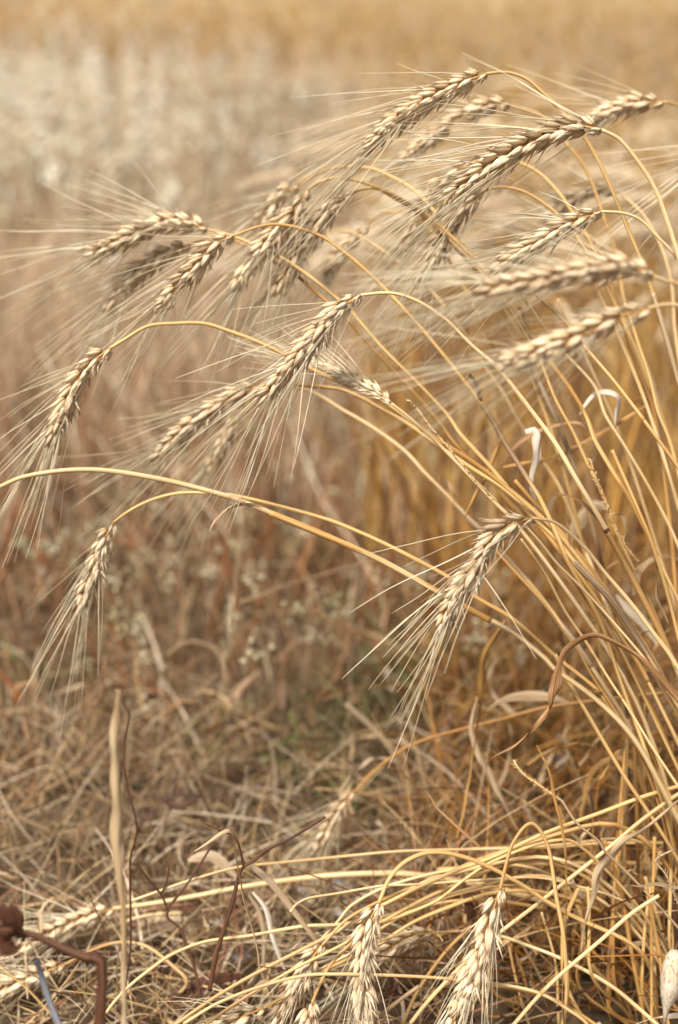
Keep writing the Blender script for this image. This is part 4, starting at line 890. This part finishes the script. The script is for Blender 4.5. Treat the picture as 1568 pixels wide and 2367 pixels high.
# stones
def stone(label, x, y, wpx, col, flat=.5):
    v = P(x, y, 1) - Vector((0, 0, H)); g = Vector((0, 0, H)) + v * (H / -v.z)
    r = wpx * .36 * (g - Vector((0, 0, H))).dot(FW) / 1183.5 / 2
    V, F = [], []; nu, nv = 18, 12; ph = [random.uniform(0, 6) for _ in range(6)]
    for j in range(nv + 1):
        th = math.pi * j / nv
        for i in range(nu):
            a = 2 * math.pi * i / nu; d_ = Vector((math.sin(th) * math.cos(a), math.sin(th) * math.sin(a), math.cos(th)))
            k = 1 + .14 * math.sin(d_.x * 3 + ph[0]) + .12 * math.sin(d_.y * 4 + ph[1]) + .08 * math.sin(d_.z * 5 + ph[2] + d_.x * 4) + .05 * math.sin(d_.x * 9 + ph[3])
            V.append((d_.x * r * k, d_.y * r * k * .8, d_.z * r * k * flat))
    for j in range(nv):
        for i in range(nu): F.append((j * nu + i, (j + 1) * nu + i, (j + 1) * nu + (i + 1) % nu, j * nu + (i + 1) % nu))
    m, t, N, L = new_mat('stone'); tc = N.new('ShaderNodeTexCoord'); nz = N.new('ShaderNodeTexNoise'); nz.inputs['Scale'].default_value = 220; nz.inputs['Detail'].default_value = 5; L.new(tc.outputs['Object'], nz.inputs['Vector'])
    rp = ramp(N, [(.3, tuple(c * .55 for c in col)), (.6, col)]); L.new(nz.outputs[0], rp.inputs[0]); finish(t, rp.outputs[0], .85, 0)
    o = mesh_obj('stone', V, F, m); o.location = (g.x, g.y, r * flat * .5); return tag(o, label, 'stone', 'stones on the soil')
for a in [('whitish stone half hidden by the level straws', 725, 2075, 85, (.72, .70, .66)), ('second whitish stone touching the low hooked ears', 800, 2060, 70, (.66, .62, .56)),
          ('pale stone under the left end of the hooks', 795, 2110, 60, (.62, .60, .58)), ('bluish grey pebble at lower left by the sheath', 190, 2245, 34, (.34, .36, .44)),
          ('larger bluish pebble right of the sheath', 225, 2240, 40, (.36, .38, .46)), ('slate pebble at the left edge above the bottom corner', 40, 2300, 46, (.24, .26, .32)),
          ('grey pebble in the gap beneath the flat leaf', 500, 2140, 36, (.30, .30, .30)), ('dark pebble behind the crook of the sheaf', 1285, 1765, 60, (.16, .17, .20)),
          ('dark slate pebble under the hanging brush of awns', 915, 1595, 34, (.22, .24, .30)), ('pale pebble deep in the tangle at the right', 1330, 2130, 44, (.52, .50, .50)),
          ('greyish pebble near the bottom right straws', 1450, 2160, 40, (.48, .48, .52)), ('grey stone at the bottom edge near the ochre straws', 560, 2215, 44, (.42, .42, .44))]:
    stone(*a)

# ---------------------------------------------------------------- nearest stalks of the crop behind, each its own copy
def proto(kind):
    hh = .29 + .02 * kind; pts = []
    for k in range(14):
        s = k / 13; pts.append(Vector((-.10 * s ** 3 * (1 + kind * .3), .01 * math.sin(s * 3), hh * (s if s < .85 else .85 + .15 * math.sin((s - .85) / .15 * 1.57) * .8))))
    o = empty('wheat_stalk', (0, 0, 0)); stem_tube(list(reversed(pts)), .0009, .0014, GOLD, o, Vector((0, 0, 0)))
    T = (pts[-1] - pts[-2]).normalized(); ep = [pts[-1]]
    for k in range(6): T = (T + Vector((-.10, 0, -.13))).normalized(); ep.append(ep[-1] + T * .012)
    V, F, T_, G = [], [], [], []; UVv = []
    for k in range(16):
        u = k / 15 * 6; i = min(int(u), 5); p = ep[i].lerp(ep[i + 1], u - i); ax = (ep[i + 1] - ep[i]).normalized(); sg = 1 if k % 2 else -1
        b0 = len(V); lobe(V, F, T_, G, .012, .0055, .005, (0, 0, 0), .35 * sg, random.uniform(-.2, .2), 0, rings=5, seg=6)
        q = ax.to_track_quat('Z', 'X').to_matrix()
        for v in range(b0, len(V)): V[v] = p + q @ V[v]
    ear = mesh_obj('ear', V, F, SPIKE, o, attrs={'t': T_, 'g': G})
    for k in range(9):
        p = ep[k * 6 // 9]; d_ = (ep[-1] - ep[0]).normalized() + Vector((random.gauss(0, .2), random.gauss(0, .2), random.gauss(0, .2))); d_.normalize()
        link_mesh('awn', random.choice(AWNS_FAT), ear, Matrix.Translation(p) @ d_.to_track_quat('Z', 'X').to_matrix().to_4x4())
    return o
def copy_tree(o, parent=None):
    c = o.copy(); COL.objects.link(c); c.parent = parent
    for ch_ in list(o.children): copy_tree(ch_, c)
    return c
protos = [proto(k) for k in range(3)]; k = 0
spots = region(230, 1.75, 3.0, .07, .41, 1.2)
for i, s_ in enumerate(spots):
    o = protos[i] if i < 3 else copy_tree(protos[i % 3])
    o.location = (s_[0], s_[1], 0); o.rotation_euler = (random.gauss(0, .06), random.gauss(-.10, .10), random.gauss(0, .6)); f = random.uniform(.75, 1.15); o.scale = (f, f, f)
    tag(o, 'blurred golden wheat stalk standing in the crop behind the sharp ears', 'wheat stalk', 'blurred wheat stalks of the crop behind')
